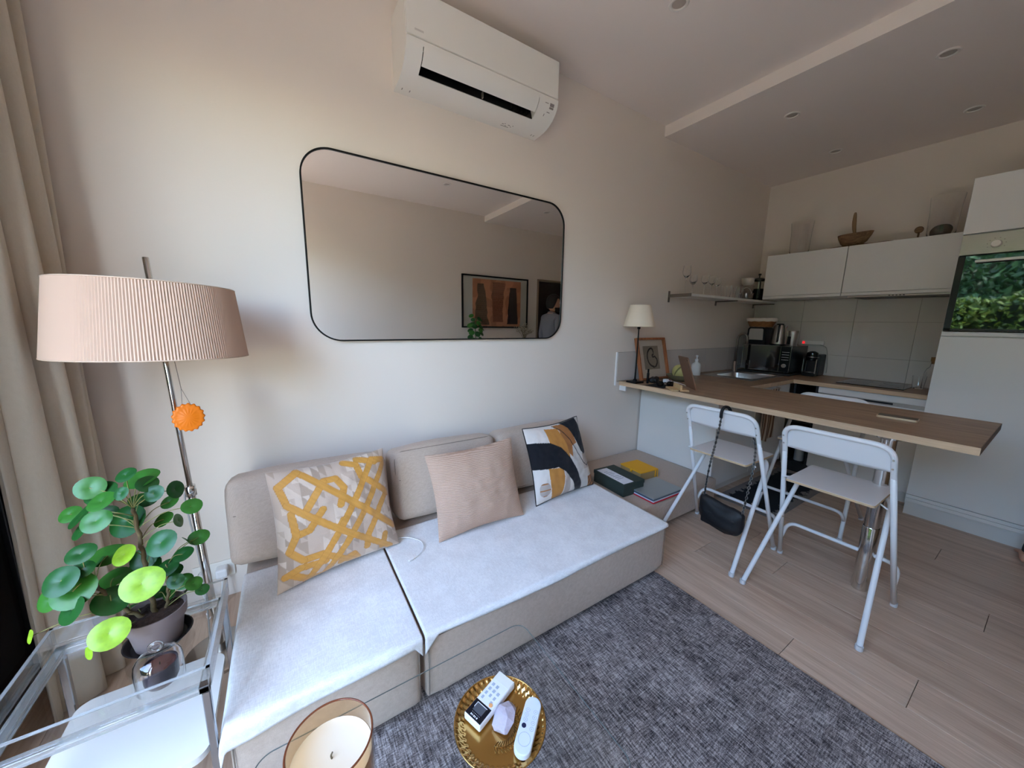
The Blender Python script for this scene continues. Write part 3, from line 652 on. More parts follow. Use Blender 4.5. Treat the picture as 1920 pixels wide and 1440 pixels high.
# back cushions
def cushion(x0, x1, label, seed):
    c = thing('back_cushion', label, 'cushion', ((x0 + x1) / 2, -0.25, 0.2885), 'beige box back cushions')
    w = x1 - x0; b = B()
    t = soft_box(-w / 2, w / 2, -0.085, 0.085, 0.0, 0.345, 0.034, 0.016)
    for v in t.verts: v.co += Vector((0.006 * noise.noise(v.co * 6 + Vector((seed, 0, 0))), 0.008 * noise.noise(v.co * 5 + Vector((0, seed, 3))), 0.004 * noise.noise(v.co * 7 + Vector((0, seed, 9)))))
    M = Matrix.Translation(((x0 + x1) / 2, -0.268, 0.3115)) @ Matrix.Rotation(math.radians(-13), 4, 'X')
    b._add(t, M); b.build('cushion_body', LINEN, c, smooth=70)
    b = B(); loop = rrect(-w / 2 + 0.010, w / 2 - 0.010, 0.010, 0.335, 0.04, 6)
    for yy in (-0.071, 0.071):
        b.tube([(p[0], yy, p[1]) for p in loop], 0.0022, 6, closed=True, M=M)
    b.tube([(-w / 2 + 0.02, -0.1012 + 0.016, 0.20), (0, -0.1035, 0.198), (w / 2 - 0.02, -0.1012 + 0.016, 0.20)], 0.0012, 5, M=M)
    b.build('piping', SEAM, c)
cushion(-0.236, 0.372, 'beige back cushion nearest the lamp, behind the gold lattice pillow', 1)
cushion(0.405, 0.975, 'middle beige back cushion behind the blush knit pillow', 2)
cushion(1.005, 1.585, 'beige back cushion behind the black and ochre pillow', 3)

# throws
def throw(name, label, x0, x1, yb, drop, side, seed, zt=0.2955):
    """thin cotton cover: lies on the seat, folds over the front edge (and a side)"""
    def f(u, v):
        s = (1 - v) * (yb + 1.005) + v * 0   # distance helper
        tot = (yb + 0.992); L = tot + drop(u); d = v * L
        x = x0 + (x1 - x0) * u
        if d <= tot - 0.012: y = yb - d; z = zt
        elif d <= tot + 0.012:
            a = (d - (tot - 0.012)) / 0.024 * PI / 2; y = yb - (tot - 0.012) - 0.0135 * math.sin(a); z = zt - 0.0135 * (1 - math.cos(a))
        else: y = -0.9945 - 0.003 * math.sin(u * 9 + seed); z = zt - 0.0135 - (d - tot - 0.012)
        wr = 0.0032 * noise.noise(Vector((x * 6, y * 7, seed))) + 0.0022 * abs(noise.noise(Vector((x * 3 + y * 4, y * 3 - x, seed + 4))))
        if d < tot - 0.012: z += max(-0.001, wr)
        else: y -= abs(wr) * 1.2
        if side and u < 0.10:      # falls over the left side
            k = (0.10 - u) / 0.10; ww = (x1 - x0) * 0.10
            xe = x0 + ww
            x = xe - min(k * ww * 1.9, ww - 0.004) ; over = max(0, k * ww * 1.9 - (ww - 0.004))
            z = z - over * 0.9; x -= over * 0.25
        return Vector((x, y, z))
    o = B().grid(f, 110, 90).build(name, THROW, smooth=180)
    m = o.modifiers.new('t', 'SOLIDIFY'); m.thickness = 0.003; m.offset = 1
    return tag(o, label, 'throw', 'white cotton throws on the sofa')
throw('sofa_throw', 'white cotton throw on the short sofa module by the window, hanging at the corner', -0.2015, 0.3045, -0.345, lambda u: 0.028 + 0.032 * (1 - u) ** 1.5 + (0.04 * max(0, (u - 0.95) / 0.05)), True, 1.3)
throw('sofa_throw', 'white cotton throw on the long sofa module under three pillows', 0.3125, 1.591, -0.345, lambda u: 0.012 + 0.012 * math.sin(u * PI) + 0.055 * max(0, 1 - u / 0.035), False, 5.1)

# ---- pillows
def pillow(name, label, bl, br, tl_, tr_, thick, m, fn=None, n=70, seed=0, pipe=None, sub=None):
    bl, br, tl_, tr_ = map(Vector, (bl, br, tl_, tr_))
    nrm = ((br - bl).cross(tl_ - bl)).normalized()
    if nrm.y > 0: nrm.negate()
    def pt(u, v, s):
        a, c = u * 2 - 1, v * 2 - 1
        # sides pull in between the corners
        uu = u + 0.035 * math.sin(PI * v) * (-a) * abs(a) ** 2; vv = v + 0.035 * math.sin(PI * u) * (-c) * abs(c) ** 2
        P = bl * (1 - uu) * (1 - vv) + br * uu * (1 - vv) + tl_ * (1 - uu) * vv + tr_ * uu * vv
        e = max(0, (1 - a * a)) ** 0.55 * max(0, (1 - c * c)) ** 0.55
        w = 0.006 * noise.noise(Vector((u * 5, v * 5, seed))) + 0.004 * noise.noise(Vector((u * 14, v * 14, seed + 3)))
        return P + nrm * (s * thick * 0.5 * e + w * e ** 0.5 + 0.010 * (1 - e) * math.sin(u * 7 + seed) * 0.3)
    t = thing(name, label, 'pillow', (bl + br) / 2)
    b = B(); b.grid(lambda u, v: pt(u, v, 1), n, n); f = b.mesh(180)
    if fn:
        a = f.color_attributes.new('Col', 'FLOAT_COLOR', 'POINT')
        for i in range(n):
            for j in range(n): cc = fn(i / (n - 1), j / (n - 1)); a.data[i * n + j].color = (cc[0], cc[1], cc[2], 1)
    fo = link('front_cover', f, m, t)
    b = B(); b.grid(lambda u, v: pt(1 - u, v, -0.7), 24, 24); b.build('back_cover', sub or m, t, smooth=180)
    if pipe:
        edge = [(k / 20, 0) for k in range(20)] + [(1, k / 20) for k in range(20)] + [(1 - k / 20, 1) for k in range(20)] + [(0, 1 - k / 20) for k in range(20)]
        b = B(); b.tube([pt(u, v, 0) for u, v in edge], 0.0032, 6, closed=True); b.build('piping', pipe, t)
    return t
def seg_d(p, a, c):
    ax, ay = a; bx, by = c; dx, dy = bx - ax, by - ay; L2 = dx * dx + dy * dy
    k = max(0, min(1, ((p[0] - ax) * dx + (p[1] - ay) * dy) / L2)) if L2 else 0
    return math.hypot(p[0] - ax - k * dx, p[1] - ay - k * dy)
GOLD = srgb(196, 140, 60); G2 = srgb(176, 122, 50); T1 = srgb(184, 162, 145); T2 = srgb(164, 142, 124); T3 = srgb(200, 180, 163)
lat = [[(0.06, 0.86), (0.22, 0.97), (0.98, 0.22)], [(0.10, 0.70), (0.90, 0.02)], [(0.20, 0.0), (0.85, 0.93), (0.96, 0.90)], [(0.33, 0.0), (0.97, 0.86)],
       [(0.06, 0.86), (0.10, 0.70)], [(0.22, 0.60), (0.40, 0.84), (0.50, 0.84), (0.55, 0.74), (0.50, 0.60)], [(0.12, 0.62), (0.14, 0.44), (0.08, 0.32), (0.18, 0.22), (0.32, 0.22), (0.56, 0.02)],
       [(0.36, 0.60), (0.24, 0.46), (0.14, 0.44)], [(0.60, 0.97), (0.70, 0.92), (0.72, 0.80), (0.98, 0.56)], [(0.72, 0.97), (0.88, 0.90)], [(0.68, 0.12), (0.70, 0.24), (0.84, 0.46), (0.94, 0.56)],
       [(0.05, 0.12), (0.16, 0.16), (0.34, 0.14)], [(0.10, 0.12), (0.22, 0.02), (0.40, -0.02)], [(0.82, 0.06), (0.86, 0.18)], [(0.46, 0.06), (0.56, 0.10), (0.60, 0.02)], [(0.50, 0.46), (0.46, 0.40)]]
def lattice(u, v):
    k = (math.floor(u * 9 + 0.5 * math.floor(v * 8)) * 7 + math.floor(v * 8) * 13 + math.floor((u * 9 % 1) + (v * 8 % 1)) * 5) % 4
    base = (T1, T2, T3, T1)[k]
    for pl_ in lat:
        for a, c in zip(pl_, pl_[1:]):
            dd = seg_d((u, v), a, c)
            if dd < 0.026: return GOLD if (int(u * 40 + v * 40) % 2) else tuple(0.94 * q for q in GOLD)
            if dd < 0.030: return G2
    return base
PRN = printmat('printed_velvet', 0.6, 0.35, 0.3, 350)
pillow('throw_pillow', 'square taupe pillow with gold lattice bands, nearest the lamp', (-0.088, -0.552, 0.302), (0.375, -0.462, 0.300), (-0.094, -0.43, 0.727), (0.334, -0.40, 0.738), 0.15, PRN, lattice, 190, 2, sub=mat('taupe_velvet', srgb(176, 158, 142), 0.7))
pillow('throw_pillow', 'plain blush pink ribbed knit pillow in the middle of the sofa', (0.528, -0.552, 0.300), (0.995, -0.55, 0.300), (0.512, -0.425, 0.675), (0.985, -0.43, 0.690), 0.15, BLUSH, None, 60, 7)
BLK = srgb(20, 20, 26); OCH = srgb(190, 130, 62); OC2 = srgb(166, 108, 58); CR = srgb(222, 212, 204); GR = srgb(184, 170, 160); LG = srgb(206, 200, 194)
def abstract(u, v):
    def inside(poly):
        c = False; n = len(poly)
        for i in range(n):
            x1, y1 = poly[i]; x2, y2 = poly[i - 1]
            if (y1 > v) != (y2 > v) and u < (x2 - x1) * (v - y1) / (y2 - y1) + x1: c = not c
        return c
    for k in range(len(line_) - 1):
        if seg_d((u, v), line_[k], line_[k + 1]) < 0.006: return BLK
    if inside(blk1) or inside(blk2): return BLK
    if inside(och1): return OCH
    if inside(och2): return OC2
    if inside(och3): return OCH
    if inside(gry): return GR
    if seg_d((u, v), (0.12, 0.16), (0.12, 0.20)) < 0.075: return GR if (int(v * 60) % 5) else OC2
    if u > 0.86 and v < 0.17: return OC2 if (int((u - v) * 50) % 4) else BLK
    if u > 0.80 and 0.30 < v < 0.52: return GR
    return LG if u > 0.55 else CR
line_ = [(0.45, 0.98), (0.55, 0.90), (0.66, 0.72), (0.72, 0.55), (0.80, 0.40), (0.88, 0.33), (0.98, 0.36)]
blk1 = [(0, 0.80), (0.10, 0.80), (0.30, 0.77), (0.45, 0.68), (0.56, 0.52), (0.64, 0.34), (0.70, 0.15), (0.72, 0.0), (0.60, 0.0), (0.55, 0.18), (0.44, 0.36), (0.34, 0.44), (0.15, 0.45), (0, 0.46)]
blk2 = [(0.60, 1.0), (0.70, 0.90), (0.76, 0.72), (0.80, 0.56), (0.85, 0.50), (0.92, 0.51), (0.96, 0.58), (0.97, 0.75), (0.95, 0.90), (0.93, 1.0)]
och1 = [(0.30, 0.96), (0.50, 0.94), (0.56, 0.70), (0.56, 0.50), (0.45, 0.68), (0.30, 0.77)]
och2 = [(0.46, 0.99), (0.62, 0.98), (0.72, 0.88), (0.76, 0.68), (0.66, 0.66), (0.60, 0.52), (0.54, 0.60), (0.52, 0.90)]
och3 = [(0.19, 0.45), (0.40, 0.42), (0.42, 0.30), (0.36, 0.0), (0.22, 0.0), (0.20, 0.20)]
gry = [(0.44, 0.36), (0.50, 0.28), (0.50, 0.0), (0.38, 0.0), (0.43, 0.30)]
pillow('throw_pillow', 'square pillow in black, ochre and cream shapes with black piping', (1.105, -0.515, 0.300), (1.575, -0.48, 0.302), (1.062, -0.425, 0.722), (1.478, -0.40, 0.735), 0.14, printmat('printed_linen', 0.85, 0.1, 0.2, 500), abstract, 190, 4, pipe=BLACK, sub=mat('grey_linen_back', srgb(178, 166, 156), 0.9))
# white charging cable lying on the throw
cb = thing('charging_cable', 'thin white charging cable curling on the long sofa module', 'cable', (0.42, -0.52, 0.30))
b = B(); b.tube(bez([(0.372, -0.425, 0.3035), (0.42, -0.447, 0.3035), (0.46, -0.505, 0.3035), (0.452, -0.56, 0.3035), (0.42, -0.592, 0.3035), (0.394, -0.604, 0.3035)], 8), 0.0019, 6); b.build('lead', WHITEM, cb)
B().box(-0.012, 0.012, -0.0045, 0.0045, -0.003, 0.003, 0.0015, M=Matrix.Translation((0.384, -0.608, 0.3045)) @ Matrix.Rotation(0.4, 4, 'Z')).build('connector', WHITEM, cb)

# ---- corner bench with boxes
bn = thing('corner_bench', 'low beige upholstered bench in the corner carrying boxes', 'bench', (2.08, -0.4, 0))
b = B(); b._add(soft_box(1.60, 2.572, -0.728, -0.012, 0.03, 0.21, 0.02, 0.003)); b.build('seat', LINEN, bn, smooth=70)
for xx in (1.65, 2.49):
    for yy in (-0.69, -0.10): B().box(xx, xx + 0.04, yy, yy + 0.04, 0, 0.035).build('leg', BLACK, bn)
BZ = 0.2145
GREENB = mat('dark_green_board', srgb(52, 62, 56), 0.7); YEL = mat('yellow_board', srgb(236, 172, 26), 0.6); YELP = mat('brown_paper_side', srgb(170, 142, 96), 0.8)
bx = thing('storage_box', 'dark green lidded box with a white paper on top, beside the sofa', 'box', (1.83, -0.45, BZ))
Mg = Matrix.Translation((1.835, -0.452, BZ)) @ Matrix.Rotation(math.radians(-3), 4, 'Z')
B().box(-0.092, 0.092, -0.135, 0.135, 0.0, 0.070, 0.002, M=Mg).build('box_body', GREENB, bx)
B().box(-0.095, 0.095, -0.138, 0.138, 0.060, 0.085, 0.003, M=Mg).build('lid', GREENB, bx)
pa = B().box(-0.088, 0.000, -0.130, 0.112, 0.0856, 0.0864, M=Mg).build('paper_sheet', mat('white_paper', srgb(226, 226, 232), 0.9)); tag(pa, 'white printed sheet lying on the dark green box', 'paper')
b = B()
for k in range(7):
    y = 0.06 - 0.02 * k; b.box(-0.07, -0.07 + (0.03 if k in (0, 3) else 0.055), y, y + 0.004, 0.0865, 0.0867, M=Mg)
b.build('printed_lines', mat('grey_ink', srgb(120, 122, 140), 0.9), pa)
yb_ = thing('storage_box', 'bright yellow box with a ribbon tab against the white panel', 'box', (2.13, -0.38, BZ))
My = Matrix.Translation((2.125, -0.392, BZ)) @ Matrix.Rotation(math.radians(-4), 4, 'Z')
B().box(-0.085, 0.085, -0.094, 0.094, 0.0, 0.052, 0.001, M=My).build('box_body', YELP, yb_)
B().box(-0.088, 0.088, -0.097, 0.097, 0.0525, 0.060, 0.0015, M=My).build('lid', YEL, yb_)
B().box(0.0855, 0.0885, -0.097, 0.097, 0.0, 0.053, M=My).build('spine', YEL, yb_)
B().box(-0.096, -0.088, -0.020, -0.004, 0.040, 0.056, 0.002, M=My).build('tab', YEL, yb_)
B().box(0.055, 0.062, -0.1005, -0.097, 0.004, 0.060, M=My).build('ribbon', YEL, yb_)
Ml = Matrix.Translation((1.975, -0.638, BZ)) @ Matrix.Rotation(math.radians(-1), 4, 'Z')
def flat(name, label, cat, z0, z1, m, dx=0.0, s=1.0, bev=0.001, rz=0.0, col=None):
    o = B().box(-0.142 * s + dx, 0.142 * s + dx, -0.098 * s, 0.098 * s, z0, z1, bev, M=Ml @ Matrix.Rotation(rz, 4, 'Z')).build(name, m); return tag(o, label, cat)
flat('folder', 'red folder at the bottom of the pile on the bench', 'folder', 0.0, 0.007, mat('red_card', srgb(196, 28, 48), 0.6), 0.0, 1.03)
flat('paper_stack', 'white paper wad between red folder and grey laptop', 'paper', 0.0073, 0.014, mat('paper_edge', srgb(216, 216, 226), 0.9), -0.002, 0.99, rz=0.01)
flat('notebook', 'dark blue notebook under the grey laptop', 'notebook', 0.0143, 0.020, mat('navy_card', srgb(42, 50, 92), 0.7), -0.004, 0.96, rz=-0.008)
lp = thing('laptop', 'closed grey laptop on top of the paper pile', 'laptop', (1.975, -0.638, BZ + 0.0203))
LAPM = mat('grey_aluminium', srgb(166, 170, 170), 0.38, metal=0.5)
B().box(-0.146, 0.146, -0.102, 0.102, 0.0203, 0.0275, 0.003, M=Ml).build('laptop_base', mat('slate_side', srgb(84, 96, 104), 0.5), lp)
B().box(-0.146, 0.146, -0.102, 0.102, 0.0278, 0.0335, 0.0025, M=Ml).build('laptop_lid', LAPM, lp)

# ---- glass coffee table, candle, brass tray with remotes
GX0, GX1, GY0, GY1, GZ = -0.118, 0.5455, -1.62, -1.192, 0.4
gt = thing('coffee_table', 'low see-through glass coffee table in front of the sofa', 'coffee table', (0.214, -1.4, 0.0125))
TGLASS = glassmat('table_glass', (0.995, 1.0, 0.998, 1), 0.5)
B().prism(rrect(GX0, GX1, GY0, GY1, 0.035, 8), 'z', GZ - 0.008, GZ).build('table_top', TGLASS, gt)
o = B(); rim = rrect(GX0, GX1, GY0, GY1, 0.035, 8); o.tube([(p[0], p[1], GZ - 0.004) for p in rim], 0.0012, 5, closed=True); o.build('polished_edge', mat('glass_edge', srgb(126, 136, 134), 0.2, trans=0.5), gt)
for xx in (GX0 + 0.012, GX1 - 0.020):
    B().box(xx, xx + 0.008, GY0 + 0.06, GY1 - 0.06, 0.0128, GZ - 0.0083).build('side_panel', TGLASS, gt, smooth=0)
cd = thing('jar_candle', 'large cream candle in an amber glass jar, bottom of the picture', 'candle', (0.012, -1.335, GZ))
cx, cy = 0.018, -1.318
B().lathe([(0, 0.0), (0.070, 0.0), (0.0755, 0.004), (0.0765, 0.012), (0.0765, 0.1), (0.0735, 0.1), (0.0735, 0.012), (0.068, 0.008), (0, 0.008)], (cx, cy, GZ + 0.0004), 56).build('jar', AMBER, cd)
B().tube([(cx + 0.075 * math.cos(a), cy + 0.075 * math.sin(a), GZ + 0.101) for a in [2 * PI * k / 64 for k in range(64)]], 0.0019, 8, closed=True).build('jar_rim', AMBERRIM, cd)
WAX = mat('cream_wax', srgb(244, 226, 200), 0.45)
B().lathe([(0, 0.0086), (0.0728, 0.0086), (0.0728, 0.0605), (0.0715, 0.0600), (0.060, 0.0575), (0.02, 0.0565), (0, 0.0555)], (cx, cy, GZ), 48).build('wax', WAX, cd)
B().tube(bez([(cx, cy, GZ + 0.055), (cx - 0.001, cy + 0.001, GZ + 0.062), (cx + 0.002, cy + 0.002, GZ + 0.067)], 4), 0.0016, 6).build('wick', mat('charred_wick', srgb(110, 96, 74), 0.9), cd)

tcx, tcy, TR = 0.345, -1.405, 0.101
by_ = thing('brass_tray', 'round hammered brass tray holding two remotes and a crystal', 'tray', (tcx, tcy, GZ))
def hammer(u, v):
    a = 2 * PI * u
    prof = [(0.0, 0.003), (0.6, 0.003), (0.78, 0.0032), (0.84, 0.006), (0.93, 0.013), (1.0, 0.016)]
    k = min(int(v * 5), 4); f = v * 5 - k; r = prof[k][0] + (prof[k + 1][0] - prof[k][0]) * f; z = prof[k][1] + (prof[k + 1][1] - prof[k][1]) * f
    d = 0.0016 * math.cos(a * 44) * math.sin((r - 0.78) / 0.22 * PI * 2) if r > 0.78 else 0.0
    return Vector((tcx + TR * r * math.cos(a), tcy + TR * r * math.sin(a), GZ + z + d))
b = B(); b.grid(hammer, 264, 26, cu=True); b.lathe([(0, 0.0006), (0.08, 0.0006), (0.0995, 0.013), (TR, 0.0155)], (tcx, tcy, GZ), 60); b.build('tray_body', BRASS, by_, smooth=60)
b = B(); b.tube([(tcx + TR * math.cos(a), tcy + TR * math.sin(a), GZ + 0.0165) for a in [2 * PI * k / 72 for k in range(72)]], 0.0016, 8, closed=True); b.build('rim', BRASS, by_)
b = B()
for k in range(22):   # engraved fern
    a = -2.4 + 2.9 * k / 21; c0 = Vector((tcx + 0.044 * math.cos(a), tcy + 0.044 * math.sin(a), GZ + 0.0036))
    for s in (-0.5, 0.5):
        dirv = Vector((math.cos(a + s * 1.1 + (0 if s > 0 else PI)), math.sin(a + s * 1.1 + (0 if s > 0 else PI)), 0)); b.tube([c0, c0 + dirv * 0.013], 0.0007, 5)
b.tube([(tcx + 0.044 * math.cos(-2.4 + 2.9 * k / 30), tcy + 0.044 * math.sin(-2.4 + 2.9 * k / 30), GZ + 0.0036) for k in range(31)], 0.0008, 5)
b.build('engraved_fern', BRASSD, by_)
# air conditioner remote
rem = thing('remote_control', 'white air conditioner remote with a dark display end on the brass tray', 'remote', (0.345, -1.36, GZ + 0.006))
d1 = (Vector((0.279, -1.352, 0)) - Vector((0.398, -1.31, 0))).normalized(); ctr = Vector((0.3475, -1.356, GZ + 0.0075))
Mr = Matrix.Translation(ctr) @ Matrix.Rotation(math.atan2(d1.y, d1.x), 4, 'Z')
B().box(-0.063, 0.063, -0.0245, 0.0245, 0.0, 0.018, 0.004, 3, M=Mr).build('remote_body', WHITEM, rem)
disp = B().box(0.022, 0.0605, -0.0225, 0.0225, 0.0180, 0.0187, 0.0003, 1, M=Mr).build('display_window', mat('navy_gloss', srgb(16, 18, 28), 0.15), rem)
b = B(); b.box(0.028, 0.0465, -0.013, 0.013, 0.0188, 0.0191, M=Mr); b.build('lcd', mat('lcd_grey', srgb(84, 86, 92), 0.3), disp)
b = B(); b.box(0.0265, 0.028, -0.0145, 0.0145, 0.0188, 0.0192, M=Mr); b.box(0.028, 0.040, -0.0145, -0.013, 0.0188, 0.0192, M=Mr); 
for k in range(6): b.box(0.0495, 0.0503, -0.010 + 0.004 * k, -0.0085 + 0.004 * k, 0.0188, 0.0191, M=Mr)
for k, wd in enumerate((0.003, 0.002, 0.003, 0.002, 0.003)): b.box(0.0535, 0.057, -0.010 + 0.0042 * k, -0.010 + 0.0042 * k + wd, 0.0188, 0.0191, M=Mr)
b.build('display_print', mat('white_print', srgb(220, 222, 226), 0.5), disp)
b = B()
for i, j, wd in ((0, 0, 7), (0, 1, 7), (1, 0, 7), (1, 1, 7), (1, 2, 7), (2, 0, 6), (2, 1, 6), (2, 2, 6), (3, 0, 6), (3, 2, 6)):
    b.box(-0.030 + 0.0125 * i, -0.030 + 0.0125 * i + 0.008, -0.017 + 0.0125 * j, -0.017 + 0.0125 * j + 0.001 * wd, 0.0180, 0.0188, 0.0004, 1, M=Mr)
b.build('buttons', mat('grey_button', srgb(176, 184, 198), 0.5), rem)
B().box(-0.061, -0.038, -0.023, 0.023, 0.0181, 0.0185, M=Mr).build('slide_cover', mat('ivory_plastic', srgb(232, 230, 218), 0.5), rem)
B().lathe([(0.0045, 0), (0.0045, 0.001), (0, 0.0013)], (0.015, 0.014, 0.0180), 20, M=Mr).build('power_button', mat('orange_button', srgb(238, 170, 110), 0.5), rem)
# streaming remote
re2 = thing('remote_control', 'slim white rounded media remote at the right side of the brass tray', 'remote', (0.395, -1.45, GZ + 0.006))
a0, a1 = Vector((0.44, -1.414, 0)), Vector((0.346, -1.491, 0)); d2 = (a1 - a0).normalized(); L2 = (a1 - a0).length / 2
Mq = Matrix.Translation(((a0.x + a1.x) / 2 - 0.002, (a0.y + a1.y) / 2 + 0.004, GZ + 0.0078)) @ Matrix.Rotation(math.atan2(d2.y, d2.x), 4, 'Z')
outl = arc(L2 - 0.0185, 0, 0.0185, -PI / 2, PI / 2, 12) + arc(-L2 + 0.0185, 0, 0.0185, PI / 2, 1.5 * PI, 12)
B().prism(outl, 'z', 0.0, 0.0145, 0.002, M=Mq).build('remote_body', mat('sky_white_plastic', srgb(222, 228, 240), 0.45), re2)
b = B()
for q in ((-0.028, -0.008), (-0.018, -0.008), (-0.028, 0.010), (-0.016, 0.010), (-0.004, 0.010), (0.008, 0.010), (-0.007, -0.008)):
    b.tube([(q[0] + 0.0042 * math.cos(a), q[1] + 0.0042 * math.sin(a), 0.0146) for a in [2 * PI * k / 16 for k in range(16)]], 0.0003, 4, closed=True, M=Mq)
    b.box(q[0] - 0.0008, q[0] + 0.0008, q[1] - 0.0008, q[1] + 0.0008, 0.0145, 0.0149, M=Mq)
b.tube([(0.031 + 0.0135 * math.cos(a), 0.013 * math.sin(a), 0.0146) for a in [2 * PI * k / 32 for k in range(32)]], 0.0003, 4, closed=True, M=Mq)
b.build('buttons', mat('grey_line', srgb(150, 158, 176), 0.5), re2)
B().lathe([(0.005, 0.0), (0.005, 0.0008), (0, 0.001)], (0.006, -0.008, 0.0145), 20, M=Mq).build('voice_button', mat('navy_button', srgb(28, 36, 66), 0.5), re2)
# rose quartz
rnd = random.Random(4); t = bmesh.new()
for k in range(46):
    v = Vector((rnd.gauss(0, 1), rnd.gauss(0, 1), rnd.gauss(0, 1))).normalized(); t.verts.new((v.x * 0.036, v.y * 0.026, max(-0.010, v.z * 0.020) + 0.010))
bmesh.ops.convex_hull(t, input=t.verts)
for v in [v for v in t.verts if not v.link_faces]: t.verts.remove(v)
Mk = Matrix.Translation((0.356, -1.406, GZ + 0.0045)) @ Matrix.Rotation(0.55, 4, 'Z')
b = B(); b._add(t, Mk)
CRY = mat('pale_quartz', srgb(232, 222, 234), 0.25, trans=0.35, ior=1.54, bump=0.6, bscale=160, var=0.06, vscale=50)
tag(b.build('quartz_crystal', CRY, smooth=0), 'rough pale quartz chunk between the remotes', 'crystal')

# ================================================================== KITCHEN
CT0, CT1 = 0.802, 0.835
# ---- bar with its steel leg
bar = thing('breakfast_bar', 'long oak breakfast bar running out from the wall on a steel leg', 'bar table', (2.65, -0.9, 0))
B().box(2.2915, 3.0125, -1.8305, -0.014, CT0, CT1, 0.001, 1).build('bar_top', OAKTOP, bar)
B().box(2.2900, 2.2914, -1.832, -0.014, CT0 + 0.0005, CT1 - 0.0005).build('edge_band', OAKEDGE, bar, smooth=0)
OAKEND = woodmat('oak_end_band', srgb(110, 88, 70), srgb(140, 114, 92), 'x', 1.2, 0.5)
B().box(2.2915, 3.0125, -1.832, -1.8306, CT0 + 0.0005, CT1 - 0.0005).build('edge_band', OAKEND, bar, smooth=0)
b = B(); b.lathe([(0, 0.0), (0.030, 0.0), (0.031, 0.004), (0.031, 0.335), (0.0295, 0.338)], (2.363, -1.568, 0), 28); b.build('leg', CHROME, bar)
B().lathe([(0.0278, 0.33), (0.0278, 0.785), (0.045, 0.788), (0.045, 0.8018), (0, 0.8018)], (2.363, -1.568, 0), 28).build('leg_upper', CHROME, bar)
B().box(2.30, 2.312, -0.075, -0.0135, 0.760, 0.8015).build('wall_bracket', WHITEM, bar)

# ---- worktop in an L behind the bar, with a cut-out for the sink
SKX0, SKX1, SKY0, SKY1 = 3.43, 3.80, -0.50, -0.17
wt = thing('kitchen_worktop', 'oak kitchen worktop in an L around the sink and hob', 'worktop', (3.8, -0.7, CT0))
OAKX = woodmat('oak_worktop_cross', srgb(126, 98, 76), srgb(170, 138, 110), 'x', 1.5, 0.4)
b = B(); b.box(3.0135, SKX0, -0.668, -0.014, CT0, CT1); b.box(SKX1, 3.812, -0.668, -0.014, CT0, CT1); b.box(SKX0, SKX1, -0.668, SKY0, CT0, CT1); b.box(SKX0, SKX1, SKY1, -0.014, CT0, CT1)
b.build('sink_side_top', OAKX, wt, smooth=0)
B().box(3.812, 4.436, -1.483, -0.014, CT0, CT1).build('hob_side_top', OAKTOP, wt, smooth=0)
B().box(3.8105, 3.8118, -1.483, -0.669, CT0 + 0.0005, CT1 - 0.0005).build('edge_band', OAKEDGE, wt, smooth=0)
B().box(3.0135, 3.8105, -0.6694, -0.6682, CT0 + 0.0005, CT1 - 0.0005).build('edge_band', OAKEDGE, wt, smooth=0)

# ---- upstand along the long wall and splashback tiles
us = thing('splash_upstand', 'low grey glazed upstand along the wall behind the bar', 'upstand', (3.3, -0.006, CT1)); us['kind'] = 'structure'; us.name = 'trim_1'
del us['category']; us['category'] = 'upstand'
xs = [2.262, 2.70, 3.12, 3.54, 3.96, 4.436]
B().box(2.262, 4.436, -0.006, -0.0005, CT1 + 0.001, 1.070).build('backing', GROUT, us, smooth=0)
UPT = mat('upstand_glaze', srgb(206, 198, 192), 0.15)
for a, c in zip(xs, xs[1:]): B().box(a + 0.001, c - 0.001, -0.012, -0.0062, CT1 + 0.0015, 1.069, 0.001, 1).build('tile', UPT, us)
B().box(2.2475, 2.2612, -0.0125, -0.0005, 0.800, 1.071, 0.001, 1).build('end_strip', WHITEM, us)
tl = B().box(4.4385, 4.4455, -1.483, -0.0125, CT1 + 0.001, 1.562).build('trim_2', GROUT, smooth=0); struct(tl, 'large pale glazed tiles behind the hob', 'tiles')
ys = [-0.0135, -0.45, -0.845, -1.24, -1.483]; zs = [CT1 + 0.0015, 1.035, 1.350, 1.562]
for a, c in zip(ys[1:], ys):
    for z0, z1 in zip(zs, zs[1:]): B().box(4.4325, 4.4383, a + 0.001, c - 0.001, z0 + 0.001, z1 - 0.001, 0.001, 1).build('tile', TILE, tl)

# ---- sink base unit and its end panel
KICK = mat('white_plinth', srgb(222, 220, 216), 0.4)
sb = thing('base_cabinet', 'white base cabinet under the sink with its end panel beside the bench', 'cabinet', (3.2, -0.34, 0))
b = B(); b.box(2.603, 3.80, -0.635, -0.015, 0.08, 0.096); b.box(2.603, 2.619, -0.635, -0.015, 0.096, CT0 - 0.001); b.box(3.784, 3.80, -0.635, -0.015, 0.096, 0.66); b.box(2.619, 3.784, -0.03, -0.015, 0.096, 0.66); b.build('carcass', WHITE, sb, smooth=0)
B().box(2.585, 2.6028, -0.672, -0.013, 0.0, CT0 - 0.001, 0.001, 1).build('end_panel', WHITE, sb)
for a, c in ((2.605, 3.20), (3.203, 3.80)): B().box(a, c - 0.002, -0.6545, -0.6355, 0.09, CT0 - 0.004, 0.0015, 1).build('door', WHITE, sb)
B().box(2.603, 3.80, -0.60, -0.585, 0.0, 0.08).build('plinth', KICK, sb, smooth=0)
